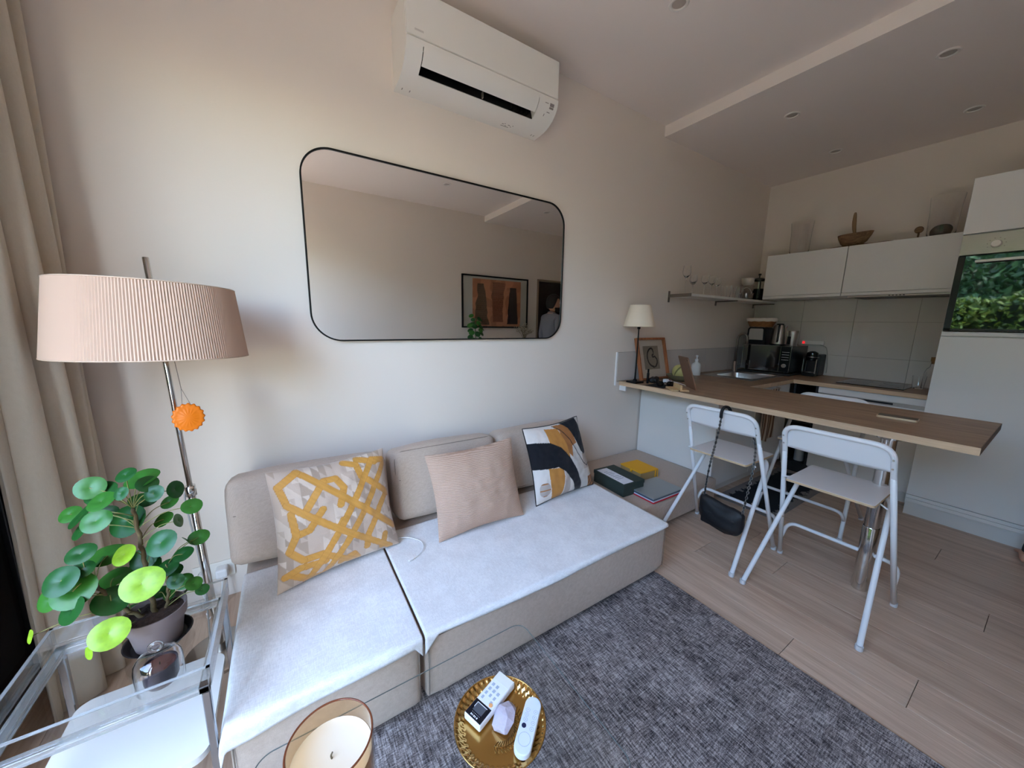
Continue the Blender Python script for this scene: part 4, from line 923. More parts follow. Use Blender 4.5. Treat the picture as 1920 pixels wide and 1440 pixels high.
# ---- open corner unit + dishwasher front in the hob run
oc = thing('open_shelf_unit', 'narrow dark open corner compartment beside the dishwasher', 'cabinet', (4.1, -0.75, 0))
b = B(); b.box(3.83, 4.43, -0.690, -0.675, 0.0, CT0 - 0.001); b.box(3.83, 4.43, -0.845, -0.830, 0.0, CT0 - 0.001); b.box(4.415, 4.43, -0.83, -0.69, 0.0, CT0 - 0.001); b.box(3.83, 4.43, -0.83, -0.69, 0.0, 0.09); b.box(3.84, 4.43, -0.83, -0.69, 0.45, 0.465)
b.build('carcass', mat('dark_laminate', srgb(36, 33, 33), 0.6), oc, smooth=0)
for k, (xx, rr, hh, z0) in enumerate(((3.93, 0.036, 0.24, 0.466), (4.02, 0.04, 0.2, 0.466), (3.92, 0.038, 0.25, 0.0905))):
    o = thing('storage_bottle', ('dark bottle in the open corner compartment, front of the upper row', 'dark bottle in the open corner compartment, behind on the upper row', 'pale bottle at the bottom of the open corner compartment')[k], 'bottle', (xx, -0.76, z0), 'bottles in the corner compartment')
    B().lathe([(0, 0), (rr, 0), (rr, hh * 0.6), (rr * 0.4, hh * 0.78), (rr * 0.4, hh), (0, hh)], (xx, -0.76, z0 + 0.0005), 20).build('bottle_body', mat('bottle_%d' % k, srgb(*((46, 52, 58), (60, 46, 40), (190, 190, 188))[k]), 0.25), o)
    B().lathe([(rr * 0.45, hh * 0.95), (rr * 0.45, hh + 0.012), (0, hh + 0.012)], (xx, -0.76, z0 + 0.0005), 16).build('cap', BLACK, o)
dw = thing('dishwasher', 'white fronted dishwasher with a steel control strip under the hob', 'dishwasher', (4.1, -1.16, 0))
B().box(3.85, 4.43, -1.48, -0.848, 0.08, CT0 - 0.001).build('carcass', WHITE, dw, smooth=0)
B().box(3.83, 3.8495, -1.480, -0.848, 0.748, CT0 - 0.004, 0.0015, 1).build('drawer_front', WHITE, dw)
B().box(3.834, 3.8495, -1.478, -0.850, 0.722, 0.7465).build('control_strip', STEEL, dw, smooth=0)
B().box(3.8315, 3.834, -1.30, -1.10, 0.728, 0.742).build('display', BLACK, dw, smooth=0)
B().box(3.83, 3.8495, -1.480, -0.848, 0.09, 0.720, 0.0015, 1).build('door', WHITE, dw)
B().box(3.87, 3.885, -1.48, -0.848, 0.0, 0.08).build('plinth', KICK, dw, smooth=0)

# ---- tall units
def tall(y0, y1, label, oven):
    t = thing('tall_cabinet', label, 'cabinet', (4.03, (y0 + y1) / 2, 0))
    b = B()
    b.box(3.64, 4.436, y0, y1, 0.09, 1.283); b.box(3.64, 4.436, y0, y1, 1.872, 2.20)
    if oven: b.box(4.20, 4.436, y0, y1, 1.283, 1.872); b.box(3.64, 4.20, y0, y0 + 0.004, 1.283, 1.872); b.box(3.64, 4.20, y1 - 0.004, y1, 1.283, 1.872)
    else: b.box(3.64, 4.436, y0, y1, 1.283, 1.872)
    b.build('carcass', WHITE, t, smooth=0)
    B().box(3.62, 3.6395, y0 + 0.001, y1 - 0.001, 1.877, 2.202, 0.0015, 1).build('door', WHITE, t)
    if not oven: B().box(3.62, 3.6395, y0 + 0.001, y1 - 0.001, 1.290, 1.873, 0.0015, 1).build('door', WHITE, t)
    B().box(3.62, 3.6395, y0 + 0.001, y1 - 0.001, 1.256, 1.282, 0.0015, 1).build('oven_shelf_strip', WHITE, t)
    B().box(3.62, 3.6395, y0 + 0.001, y1 - 0.001, 0.155, 1.250, 0.0015, 1).build('door', WHITE, t)
    B().box(3.620, 3.6395, y0 + 0.001, y1 - 0.001, 0.128, 0.151, 0.001, 1).build('lower_strip', WHITE, t)
    B().box(3.620, 3.6395, y0 + 0.001, y1 - 0.001, 0.102, 0.126, 0.001, 1).build('lower_strip', WHITE, t)
    B().box(3.648, 3.66, y0, y1, 0.0, 0.09).build('plinth', KICK, t, smooth=0)
tall(-2.085, -1.487, 'white tall cabinet with the built-in oven at the right edge', True)
ov = thing('built_in_oven', 'black glass built-in oven with steel panel, reflecting the green garden', 'oven', (3.9, -1.786, 1.2875))
OVY0, OVY1 = -2.080, -1.4925
B().box(3.625, 4.19, OVY0, OVY1, 1.2875, 1.8675).build('oven_body', BLACK, ov, smooth=0)
B().box(3.602, 3.6245, OVY0, OVY1, 1.748, 1.867, 0.0015, 1).build('control_panel', STEEL, ov)
OVG = mat('black_oven_glass', srgb(6, 6, 7), 0.02, spec=0.5, ior=1.95)
dr = B().box(3.602, 3.6245, OVY0, OVY1, 1.289, 1.744, 0.002, 2).build('oven_door', OVG, ov)
B().box(3.6008, 3.6018, OVY0 + 0.004, OVY1 - 0.004, 1.291, 1.302).build('lower_trim', BLACK, dr, smooth=0)
B().box(3.6008, 3.6018, OVY1 - 0.030, OVY1 - 0.002, 1.291, 1.742).build('side_trim', BLACK, dr, smooth=0)
b = B(); b.box(3.566, 3.578, OVY0 + 0.07, OVY1 - 0.072, 1.696, 1.712, 0.003)
b.box(3.576, 3.603, OVY1 - 0.10, OVY1 - 0.085, 1.699, 1.709); b.box(3.576, 3.603, OVY0 + 0.085, OVY0 + 0.10, 1.699, 1.709); b.build('handle', mat('pale_steel', srgb(222, 220, 216), 0.35, metal=0.7), dr)
for yy in (-1.627, -1.945):
    kn = B().lathe([(0.021, 0.0), (0.0215, 0.006), (0.019, 0.022), (0.0175, 0.024), (0, 0.024)], (0, 0, 0), 28, M=Matrix.Translation((3.6015, yy, 1.800)) @ Matrix.Rotation(-PI / 2, 4, 'Y')).build('knob', mat('knob_white', srgb(226, 222, 214), 0.35), ov)
    b = B()
    for k in range(8):
        a = PI * (-0.15 + 1.3 * k / 7) ; b.box(3.6008, 3.6018, yy + 0.034 * math.cos(a) - 0.002, yy + 0.034 * math.cos(a) + 0.002, 1.800 + 0.034 * math.sin(a) - 0.002, 1.800 + 0.034 * math.sin(a) + 0.002)
    tag(b.build('dial_marks', GREYP, ov, smooth=0), kind='stuff')

# ---- wall cabinets, hood
for (a, c), lab in zip(((-0.816, -0.215), (-1.481, -0.820)), ('white wall cabinet nearest the shelf of glasses', 'white wall cabinet over the hob next to the oven')):
    t = thing('wall_cabinet', lab, 'cabinet', (4.26, (a + c) / 2, 1.563), 'white wall cabinets')
    B().box(4.10, 4.436, a, c, 1.5635, 1.972, 0.001, 1).build('carcass', WHITE, t)
    B().box(4.08, 4.0995, a + 0.001, c - 0.001, 1.590, 1.973, 0.0015, 1).build('door', WHITE, t)
    B().box(4.080, 4.0995, a + 0.001, c - 0.001, 1.5635, 1.5865, 0.0015, 1).build('grip_strip', WHITE, t)
hd = thing('extractor_hood', 'slim steel extractor hood under the wall cabinet', 'hood', (4.26, -1.15, 1.545))
B().box(4.092, 4.41, -1.46, -0.86, 1.549, 1.5625, 0.002).build('hood_body', STEEL, hd)
B().box(4.12, 4.38, -1.42, -0.90, 1.545, 1.5488).build('filter', mat('grey_mesh', srgb(112, 108, 104), 0.5, metal=0.7), hd, smooth=0)
b = B()
for k in range(5): b.box(4.0905, 4.0925, -1.20 + 0.02 * k, -1.19 + 0.02 * k, 1.553, 1.559)
tag(b.build('buttons', BLACK, hd, smooth=0), kind='stuff')

# ---- sink and tap
sk = thing('sink', 'stainless steel sink set into the worktop', 'sink', (3.6, -0.33, CT1))
b = B(); z = CT1
x0, x1, y0, y1 = 3.31, 3.95, -0.545, -0.105
b.box(x0, SKX0, y0, y1, z + 0.0003, z + 0.004); b.box(SKX1, x1, y0, y1, z + 0.0003, z + 0.004); b.box(SKX0, SKX1, y0, SKY0, z + 0.0003, z + 0.004); b.box(SKX0, SKX1, SKY1, y1, z + 0.0003, z + 0.004)
b.build('sink_rim', STEEL, sk)
def bowl(u, v):
    P = rrect(SKX0 + 0.002 + 0.02 * v, SKX1 - 0.002 - 0.02 * v, SKY0 + 0.002 + 0.02 * v, SKY1 - 0.002 - 0.02 * v, 0.05, 6); q = P[int(round(u * (len(P)))) % len(P)]
    return Vector((q[0], q[1], z + 0.003 - 0.155 * v))
b = B(); b.grid(bowl, 28, 6, cu=True); b.prism(rrect(SKX0 + 0.022, SKX1 - 0.022, SKY0 + 0.022, SKY1 - 0.022, 0.05, 6), 'z', z - 0.156, z - 0.151)
b.build('sink_bowl', STEEL, sk)
B().lathe([(0.03, 0), (0.03, 0.003), (0.02, 0.002), (0, 0.002)], ((SKX0 + SKX1) / 2, (SKY0 + SKY1) / 2, z - 0.151), 24).build('drain', CHROME, sk)
b = B()
for k in range(6): b.tube([(3.83 + 0.018 * k, -0.50, z + 0.0045), (3.83 + 0.018 * k, -0.16, z + 0.0045)], 0.002, 5)
tag(b.build('drainer_ribs', STEEL, sk), kind='stuff')
TAPM = mat('dark_steel', srgb(138, 128, 120), 0.3, metal=0.9)
fa = thing('kitchen_tap', 'brushed steel gooseneck tap at the sink', 'tap', (3.82, -0.145, CT1 + 0.004))
fx, fy = 3.86, -0.138
B().lathe([(0, 0), (0.024, 0), (0.024, 0.006), (0.019, 0.012), (0.019, 0.10), (0.016, 0.104), (0, 0.104)], (fx, fy, CT1 + 0.0042), 24).build('tap_body', TAPM, fa)
pth = [(fx, fy, 0.93), (fx, fy, 1.15)] + [(fx, fy - 0.045 + 0.045 * math.cos(a), 1.165 + 0.055 * math.sin(a)) for a in [PI * k / 12 for k in range(13)]] + [(fx, fy - 0.09, 1.115)]
B().tube(pth, 0.0115, 12).build('spout', TAPM, fa)
B().tube([(fx + 0.015, fy - 0.005, 0.90), (fx + 0.045, fy - 0.01, 0.905), (fx + 0.085, fy - 0.02, 0.915)], 0.006, 8).build('lever', TAPM, fa)
hb = thing('hob', 'flat black glass hob set in the worktop', 'hob', (4.16, -1.1, CT1))
B().box(3.93, 4.36, -1.325, -0.925, CT1 + 0.0003, CT1 + 0.006, 0.0015, 1).build('hob_glass', mat('hob_glass', srgb(16, 16, 17), 0.06, spec=0.6), hb)
b = B()
for (xx, yy, rr) in ((4.05, -1.03, 0.07), (4.05, -1.22, 0.055), (4.25, -1.03, 0.055), (4.25, -1.22, 0.07)): b.tube([(xx + rr * math.cos(a), yy + rr * math.sin(a), CT1 + 0.0061) for a in [2 * PI * k / 32 for k in range(32)]], 0.0007, 4, closed=True)
tag(b.build('zone_marks', GREYP, hb), kind='stuff')

# ---- microwave on a dark board and what stands on it
bd = B().box(3.975, 4.40, -0.575, -0.12, CT1 + 0.0045, CT1 + 0.020, 0.003).build('serving_board', mat('dark_board', srgb(40, 34, 31), 0.5)); tag(bd, 'dark flat board under the microwave', 'board')
MZ0, MZ1 = 0.866, 1.115; MX = 3.992
mw = thing('microwave', 'black mirror-fronted microwave in the kitchen corner', 'microwave', (4.18, -0.345, CT1 + 0.02))
B().box(MX + 0.016, 4.37, -0.556, -0.135, MZ0, MZ1, 0.003).build('case', mat('microwave_case', srgb(34, 32, 32), 0.3, metal=0.4), mw)
B().box(MX, MX + 0.0155, -0.470, -0.137, MZ0 + 0.003, MZ1 - 0.002, 0.002).build('door', mat('mirror_black', srgb(14, 14, 15), 0.05, spec=0.9, ior=1.9), mw)
cp = B().box(MX, MX + 0.0155, -0.555, -0.4715, MZ0 + 0.003, MZ1 - 0.002, 0.002).build('control_panel', mat('panel_black', srgb(24, 23, 24), 0.2), mw)
for k in range(4): B().box(MX - 0.002, MX, -0.543, -0.485, 1.055 - 0.024 * k, 1.060 - 0.024 * k).build('button', STEEL, cp, smooth=0)
B().lathe([(0.018, 0), (0.018, 0.012), (0, 0.014)], (0, 0, 0), 20, M=Matrix.Translation((MX - 0.0005, -0.513, 0.93)) @ Matrix.Rotation(-PI / 2, 4, 'Y')).build('dial', STEEL, cp)
b = B()
for (y0, y1, z0, z1) in ((-0.556, -0.136, MZ1 - 0.003, MZ1 - 0.0005), (-0.556, -0.136, MZ0 + 0.001, MZ0 + 0.0035), (-0.1385, -0.136, MZ0, MZ1), (-0.556, -0.5535, MZ0, MZ1), (-0.4718, -0.4698, MZ0, MZ1)): b.box(MX - 0.0012, MX + 0.001, y0, y1, z0, z1)
b.build('chrome_trim', CHROME, mw, smooth=0)
for xx in (4.03, 4.33):
    for yy in (-0.52, -0.17): B().lathe([(0, 0), (0.014, 0), (0.014, 0.011), (0, 0.011)], (xx, yy, CT1 + 0.0202), 14).build('foot', BLACK, mw)
to = thing('toaster', 'silver and black toaster on the microwave under a basket', 'toaster', (4.13, -0.215, MZ1))
B().prism([(-0.125, MZ1 + 0.001), (-0.128, MZ1 + 0.03), (-0.135, MZ1 + 0.155), (-0.150, MZ1 + 0.172), (-0.280, MZ1 + 0.172), (-0.294, MZ1 + 0.155), (-0.300, MZ1 + 0.03), (-0.303, MZ1 + 0.001)], 'x', 4.052, 4.22).build('toaster_body', BLACK, to)
B().prism([(-0.148, MZ1 + 0.045), (-0.153, MZ1 + 0.148), (-0.160, MZ1 + 0.158), (-0.268, MZ1 + 0.158), (-0.276, MZ1 + 0.148), (-0.281, MZ1 + 0.045)], 'x', 4.046, 4.0518).build('steel_face', mat('toaster_steel', srgb(196, 192, 186), 0.4, metal=0.8), to)
b = B(); b.box(4.08, 4.19, -0.195, -0.175, MZ1 + 0.1722, MZ1 + 0.1732); b.box(4.08, 4.19, -0.255, -0.235, MZ1 + 0.1722, MZ1 + 0.1732); b.build('slot', DARKGAP, to, smooth=0)
bk = thing('bread_basket', 'oval wicker basket with a white cloth rim on the toaster', 'basket', (4.13, -0.215, MZ1 + 0.1735))
WICK = mat('wicker', srgb(150, 100, 58), 0.7, var=0.25, vscale=40, stretch=(1, 1, 3), bump=0.8, bscale=120)
def bas(u, v):
    a = 2 * PI * u; w = 0.0025 * math.sin(a * 36 + PI * round(v * 10)); rx, ry = 0.085 + 0.022 * v + w, 0.098 + 0.032 * v + w
    return Vector((4.135 + rx * math.cos(a), -0.215 + ry * math.sin(a), MZ1 + 0.177 + 0.066 * v))
b = B(); b.grid(bas, 144, 11, cu=True); b.prism([(4.135 + 0.084 * math.cos(a), -0.215 + 0.097 * math.sin(a)) for a in [2 * PI * k / 36 for k in range(36)]], 'z', MZ1 + 0.1742, MZ1 + 0.179); b.build('wicker_body', WICK, bk, smooth=60)
def bcl(u, v):
    a = 2 * PI * u; k = [(1.0, 0.052), (1.04, 0.064), (1.05, 0.076), (1.0, 0.084), (0.7, 0.084), (0.02, 0.080)][min(5, int(v * 5 + 0.01))]
    return Vector((4.135 + 0.107 * k[0] * math.cos(a) * (1 + 0.01 * math.sin(9 * a)), -0.215 + 0.131 * k[0] * math.sin(a), MZ1 + 0.177 + k[1] + 0.002 * math.sin(11 * a)))
B().grid(bcl, 60, 6, cu=True).build('cloth_liner', mat('white_liner', srgb(226, 218, 208), 0.9), bk, smooth=80)
ke = thing('kettle', 'brushed steel electric kettle with black handle on the microwave', 'kettle', (4.12, -0.388, MZ1))
B().lathe([(0, 0.012), (0.063, 0.012), (0.064, 0.03), (0.058, 0.13), (0.049, 0.185), (0.044, 0.194), (0, 0.199)], (4.125, -0.388, MZ1 + 0.001), 32).build('kettle_body', STEEL, ke)
B().lathe([(0, 0), (0.068, 0), (0.068, 0.011), (0, 0.011)], (4.125, -0.388, MZ1 + 0.001), 28).build('base', BLACK, ke)
b = B(); b.tube(fillet([(4.070, -0.405, MZ1 + 0.195), (4.045, -0.412, MZ1 + 0.19), (4.035, -0.415, MZ1 + 0.05), (4.064, -0.402, MZ1 + 0.035)], 0.02), 0.009, 8); b.build('handle', BLACK, ke)
B().prism([(-0.43, MZ1 + 0.155), (-0.452, MZ1 + 0.182), (-0.448, MZ1 + 0.19), (-0.42, MZ1 + 0.185)], 'x', 4.11, 4.14).build('spout', STEEL, ke)
B().lathe([(0, 0.195), (0.03, 0.195), (0.028, 0.207), (0, 0.209)], (4.125, -0.388, MZ1 + 0.001), 20).build('lid', BLACK, ke)
ca = thing('canister', 'round steel canister with dark window at the end of the microwave', 'canister', (4.12, -0.513, MZ1))
B().lathe([(0, 0), (0.040, 0), (0.041, 0.003), (0.041, 0.115), (0, 0.115)], (4.10, -0.511, MZ1 + 0.001), 32).build('canister_body', STEEL, ca)
B().lathe([(0.0425, 0.1155), (0.0425, 0.138), (0.039, 0.143), (0, 0.144)], (4.10, -0.511, MZ1 + 0.001), 32).build('lid', STEEL, ca)
b = B(); b.grid(lambda u, v: Vector((4.10 + 0.0416 * math.cos(PI * (0.72 + 0.3 * u)), -0.511 + 0.0416 * math.sin(PI * (0.72 + 0.3 * u)), MZ1 + 0.015 + 0.075 * v)), 10, 2); b.build('window', BLACK, ca)
ps = thing('power_strip', 'white wall power strip with a lit red switch above the coffee machine', 'power strip', (4.42, -0.52, 1.125))
B().box(4.405, 4.4318, -0.66, -0.485, 1.125, 1.165, 0.004).build('strip_body', PLAST, ps)
B().box(4.4015, 4.405, -0.512, -0.492, 1.133, 1.157, 0.001, 1).build('red_switch', mat('lit_red_switch', srgb(220, 20, 20), 0.3, emit=(1.0, 0.03, 0.04, 1), estr=0.35), ps)
B().tube(bez([(4.42, -0.61, 1.13), (4.40, -0.66, 1.12), (4.41, -0.690, 1.09), (4.425, -0.708, 0.95), (4.425, -0.71, 0.86)], 6), 0.003, 6).build('cable', mat('cream_cable', srgb(180, 174, 164), 0.5), ps)
cm = thing('coffee_machine', 'small black and silver capsule coffee machine beside the microwave', 'coffee machine', (4.29, -0.64, CT1))
b = B(); b.box(4.27, 4.42, -0.695, -0.592, CT1 + 0.001, CT1 + 0.205, 0.01); b.box(4.18, 4.27, -0.690, -0.597, CT1 + 0.001, CT1 + 0.035, 0.006); b.build('housing', BLACK, cm)
b = B(); b.lathe([(0, 0.150), (0.046, 0.150), (0.048, 0.185), (0.042, 0.222), (0.02, 0.236), (0, 0.238)], (4.235, -0.6435, CT1), 28); b.build('brew_head', mat('gloss_black', srgb(12, 12, 13), 0.1), cm)
b = B(); b.tube([(4.235 + 0.0485 * math.cos(a), -0.6435 + 0.0485 * math.sin(a), CT1 + 0.182) for a in [2 * PI * k / 32 for k in range(32)]], 0.003, 6, closed=True); b.build('lever_band', CHROME, cm)
for yy in (-0.694, -0.597): B().box(4.183, 4.19, yy - 0.003, yy + 0.003, CT1 + 0.03, CT1 + 0.165).build('side_rail', CHROME, cm, smooth=0)
B().lathe([(0.035, 0.036), (0.035, 0.039), (0, 0.039)], (4.225, -0.6435, CT1), 24).build('drip_tray', STEEL, cm)

# ---- carafe and tumbler by the tall unit
CORK = mat('cork', srgb(150, 112, 72), 0.85, var=0.2, vscale=60)
cf = thing('water_carafe', 'clear glass carafe with a cork stopper beside the tall cabinet', 'carafe', (4.27, -1.41, CT1))
B().lathe([(0, 0.0), (0.046, 0.0), (0.050, 0.006), (0.050, 0.12), (0.042, 0.15), (0.026, 0.172), (0.024, 0.205), (0.026, 0.212), (0.0235, 0.212), (0.0215, 0.2), (0.0235, 0.17), (0.040, 0.147), (0.0478, 0.12), (0.0478, 0.008), (0, 0.006)], (4.27, -1.408, CT1 + 0.0005), 32).build('bottle', GLASS, cf)
B().lathe([(0, 0.193), (0.0212, 0.193), (0.0245, 0.2125), (0.028, 0.2135), (0.029, 0.245), (0, 0.247)], (4.27, -1.408, CT1 + 0.0005), 24).build('cork_stopper', CORK, cf)
def tumbler(x, y, z, r, h, label, group=None, name='tumbler', flare=1.12):
    b = B(); b.lathe([(0, 0), (r * 0.86, 0), (r * 0.88, 0.003), (r * flare * 0.97, h), (r * flare * 0.97 - 0.0018, h), (r * 0.86 - 0.001, 0.007), (0, 0.006)], (x, y, z + 0.0004), 26)
    return tag(b.build(name, GLASS), label, 'glass', group)
tumbler(4.17, -1.355, CT1, 0.036, 0.10, 'clear drinking glass beside the carafe on the worktop')

# ---- on the bar: table lamp
la = thing('table_lamp', 'small table lamp with cream cone shade and thin dark stem on the bar', 'lamp', (2.342, -0.128, CT1))
lx, ly = 2.342, -0.128
B().box(lx - 0.048, lx + 0.048, ly - 0.048, ly + 0.048, CT1 + 0.0003, CT1 + 0.014, 0.003).build('base', BLACKM, la)
b = B(); b.lathe([(0.016, 0.014), (0.014, 0.026), (0.007, 0.032), (0.0055, 0.2), (0.0045, 0.42), (0.012, 0.425), (0.012, 0.447), (0, 0.447)], (lx, ly, CT1), 16); b.build('stem', BLACKM, la)
LSH = mat('cream_shade', srgb(236, 222, 200), 0.85)
B().grid(lambda u, v: Vector((lx + (0.118 - 0.042 * v) * math.cos(2 * PI * u), ly + (0.118 - 0.042 * v) * math.sin(2 * PI * u), 1.277 + 0.162 * v)), 64, 6, cu=True).build('lamp_shade', LSH, la, smooth=80)
b = B()
for z, r in ((1.277, 0.1183), (1.439, 0.0763)): b.tube([(lx + r * math.cos(a), ly + r * math.sin(a), z) for a in [2 * PI * k / 48 for k in range(48)]], 0.0015, 6, closed=True)
for k in range(3): b.tube([(lx, ly, 1.281), (lx + 0.110 * math.cos(k * 2.09), ly + 0.110 * math.sin(k * 2.09), 1.292)], 0.0015, 5)
b.build('shade_wire', mat('shade_tape', srgb(222, 208, 186), 0.8), la)
# ---- framed art leaning on the wall
fr = thing('framed_art', 'wooden box frame with a dark brush swirl on grey paper, leaning on the wall', 'picture', (2.64, -0.09, CT1))
lean = math.atan2(0.085, 0.345)
Mf = Matrix.Translation((2.45, -0.112, CT1 + 0.0072)) @ Matrix.Rotation(-lean, 4, 'X')
FW, FH, FD = 0.372, 0.352, 0.03
WOODF = woodmat('cherry_frame', srgb(140, 82, 50), srgb(186, 118, 76), 'z', 2.0, 0.5)
for (x0, x1, z0, z1) in ((0, 0.016, 0, FH), (FW - 0.016, FW, 0, FH), (0.016, FW - 0.016, 0, 0.016), (0.016, FW - 0.016, FH - 0.016, FH)):
    B().box(x0, x1, -0.004, FD - 0.004, z0, z1, 0.001, 1, M=Mf).build('frame_bar', WOODF, fr)
B().box(0.016, FW - 0.016, FD - 0.010, FD - 0.006, 0.016, FH - 0.016, M=Mf).build('mount', mat('cream_mount', srgb(206, 190, 172), 0.9), fr, smooth=0)
n = 80; A0, A1, C0, C1 = 0.085, 0.285, 0.085, 0.285
b = B(); b.grid(lambda u, v: Vector((A0 + (A1 - A0) * u, FD - 0.0105, C0 + (C1 - C0) * v)), n, n, M=Mf); me = b.mesh(0)
sw = [(0.55 + 0.03 * k, 0.10 + 0.02 * k) for k in range(0, 1)] + [(0.62, 0.10), (0.40, 0.18), (0.26, 0.36), (0.24, 0.60), (0.34, 0.80), (0.52, 0.90), (0.62, 0.84), (0.66, 0.72)]
sw2 = [(0.70, 0.10), (0.84, 0.26), (0.84, 0.42), (0.72, 0.54), (0.60, 0.52), (0.56, 0.60), (0.64, 0.64)]
sw3 = [Vector((p[0], p[1], 0)) for p in sw]; sA = [(p.x, p.y) for p in bez([(p[0], p[1], 0) for p in sw], 5)]; sB = [(p.x, p.y) for p in bez([(p[0], p[1], 0) for p in sw2], 5)]
a = me.color_attributes.new('Col', 'FLOAT_COLOR', 'POINT'); P1 = srgb(140, 126, 108); P2 = srgb(150, 136, 118); INK = srgb(48, 36, 28)
for i in range(n):
    for j in range(n):
        u, v = i / (n - 1), j / (n - 1)
        dd = min(min(seg_d((u, v), p, q) for S in (sA, sB) for p, q in zip(S, S[1:])), 1)
        c = INK if dd < 0.036 else (P1 if noise.noise(Vector((u * 30, v * 30, 0))) > 0 else P2)
        a.data[i * n + j].color = c
link('brush_print', me, printmat('paper_print', 0.9), fr)
B().box(0.016, FW - 0.016, 0.002, 0.004, 0.016, FH - 0.016, M=Mf).build('glazing', glassmat('picture_glass', (0.98, 0.98, 0.98, 1), 0.8), fr, smooth=0)
# ---- bowl with melon
bo = thing('fruit_bowl', 'shallow grey-green bowl holding the melon on the bar', 'bowl', (2.775, -0.235, CT1))
B().lathe([(0, 0.0), (0.05, 0.0), (0.085, 0.022), (0.108, 0.05), (0.105, 0.051), (0.082, 0.026), (0.05, 0.006), (0, 0.005)], (2.775, -0.235, CT1 + 0.0005), 36).build('bowl_body', mat('celadon_glaze', srgb(120, 118, 92), 0.3, var=0.15, vscale=25), bo)
me_b = B(); me_b.ball((0, 0, 0), 0.066, 40, (1, 1, 0.93)); mm = me_b.mesh(180); mm.transform(Matrix.Translation((2.775, -0.235, CT1 + 0.073)) @ Matrix.Rotation(0.5, 4, 'X') @ Matrix.Rotation(0.5, 4, 'Y'))
ml_ = link('melon', mm, None); cR = Matrix.Rotation(-0.5, 4, 'Y') @ Matrix.Rotation(-0.5, 4, 'X')
MEL = printmat('melon_skin', 0.55); mm.materials.append(MEL); Y1 = srgb(196, 186, 120); D1 = srgb(84, 84, 50)
def melc(co):
    p = cR @ (co - Vector((2.775, -0.235, CT1 + 0.073))); an = (math.atan2(p.y, p.x) / (2 * PI) * 9) % 1
    return D1 if abs(an - 0.5) < 0.07 else Y1
paint(ml_, melc); tag(ml_, 'round pale yellow melon with dark green stripes in the bowl', 'melon')
# ---- tablet on a wooden stand
tb = thing('tablet', 'tablet leaning back on a wooden stand, seen from behind', 'tablet', (2.44, -0.545, CT1 + 0.012))
e1 = Vector((0.62, 0.785, 0)).normalized(); nh = Vector((-0.785, 0.62, 0)); up = (Vector((0, 0, 1)) * math.cos(0.33) + nh * math.sin(0.33)).normalized(); nn = e1.cross(up)
Mt = Matrix((( e1.x, up.x, nn.x, 2.383), (e1.y, up.y, nn.y, -0.612), (e1.z, up.z, nn.z, CT1 + 0.0145), (0, 0, 0, 1)))
B().prism(rrect(0, 0.186, 0, 0.238, 0.012, 5), 'z', -0.0035, 0.0035, 0.0008, M=Mt).build('case', mat('rose_gold_case', srgb(150, 118, 98), 0.35, metal=0.5), tb)
B().prism(rrect(0.004, 0.182, 0.004, 0.234, 0.009, 5), 'z', 0.0036, 0.0042, M=Mt).build('screen', mat('screen_glass', srgb(14, 14, 16), 0.08), tb)
B().lathe([(0.005, 0), (0.005, 0.0012), (0, 0.0014)], (0.02, 0.218, -0.0034), 14, M=Mt @ Matrix.Rotation(0, 4, 'X') @ Matrix.Translation((0, 0, -0.0012))).build('camera_lens', BLACK, tb)
st = thing('tablet_stand', 'small pale wooden stand under the tablet', 'stand', (2.36, -0.54, CT1))
Mw = Matrix.Translation((2.395, -0.500, CT1 + 0.0004)) @ Matrix.Rotation(math.atan2(0.785, 0.62), 4, 'Z')
PINE = woodmat('pale_pine', srgb(196, 158, 112), srgb(222, 188, 142), 'x', 3.0, 0.6)
B().box(-0.085, 0.060, -0.018, 0.098, 0, 0.0125, 0.003, M=Mw).build('stand_base', PINE, st)
B().box(-0.085, 0.060, 0.030, 0.044, 0.0125, 0.045, 0.003, M=Mw).build('back_rest', PINE, st)
B().lathe([(0.0045, 0), (0.0045, 0.0006), (0, 0.0007)], (-0.0855, 0.05, 0.0065), 12, M=Mw @ Matrix.Translation((-0.0855, 0.05, 0.0065)) @ Matrix.Rotation(-PI / 2, 4, 'Y') @ Matrix.Translation((0.0855, -0.05, -0.0065))).build('peg_hole', DARKGAP, st)
# ---- soap dispenser
sp = thing('soap_dispenser', 'white pump soap bottle behind the tablet near the sink', 'soap bottle', (3.235, -0.1, CT1))
B().lathe([(0, 0), (0.040, 0), (0.041, 0.003), (0.041, 0.088), (0.034, 0.108), (0.016, 0.122), (0.014, 0.130), (0, 0.130)], (3.235, -0.10, CT1 + 0.0005), 30).build('bottle', mat('frosted_bottle', srgb(218, 220, 216), 0.5), sp)
b = B(); b.lathe([(0.015, 0.1305), (0.015, 0.150), (0.006, 0.153), (0.006, 0.172), (0.012, 0.174), (0.012, 0.186), (0, 0.187)], (3.235, -0.10, CT1 + 0.0005), 18); b.tube([(3.235, -0.10, CT1 + 0.181), (3.20, -0.125, CT1 + 0.181), (3.196, -0.128, CT1 + 0.172)], 0.0045, 8); b.build('pump', WHITEM, sp)
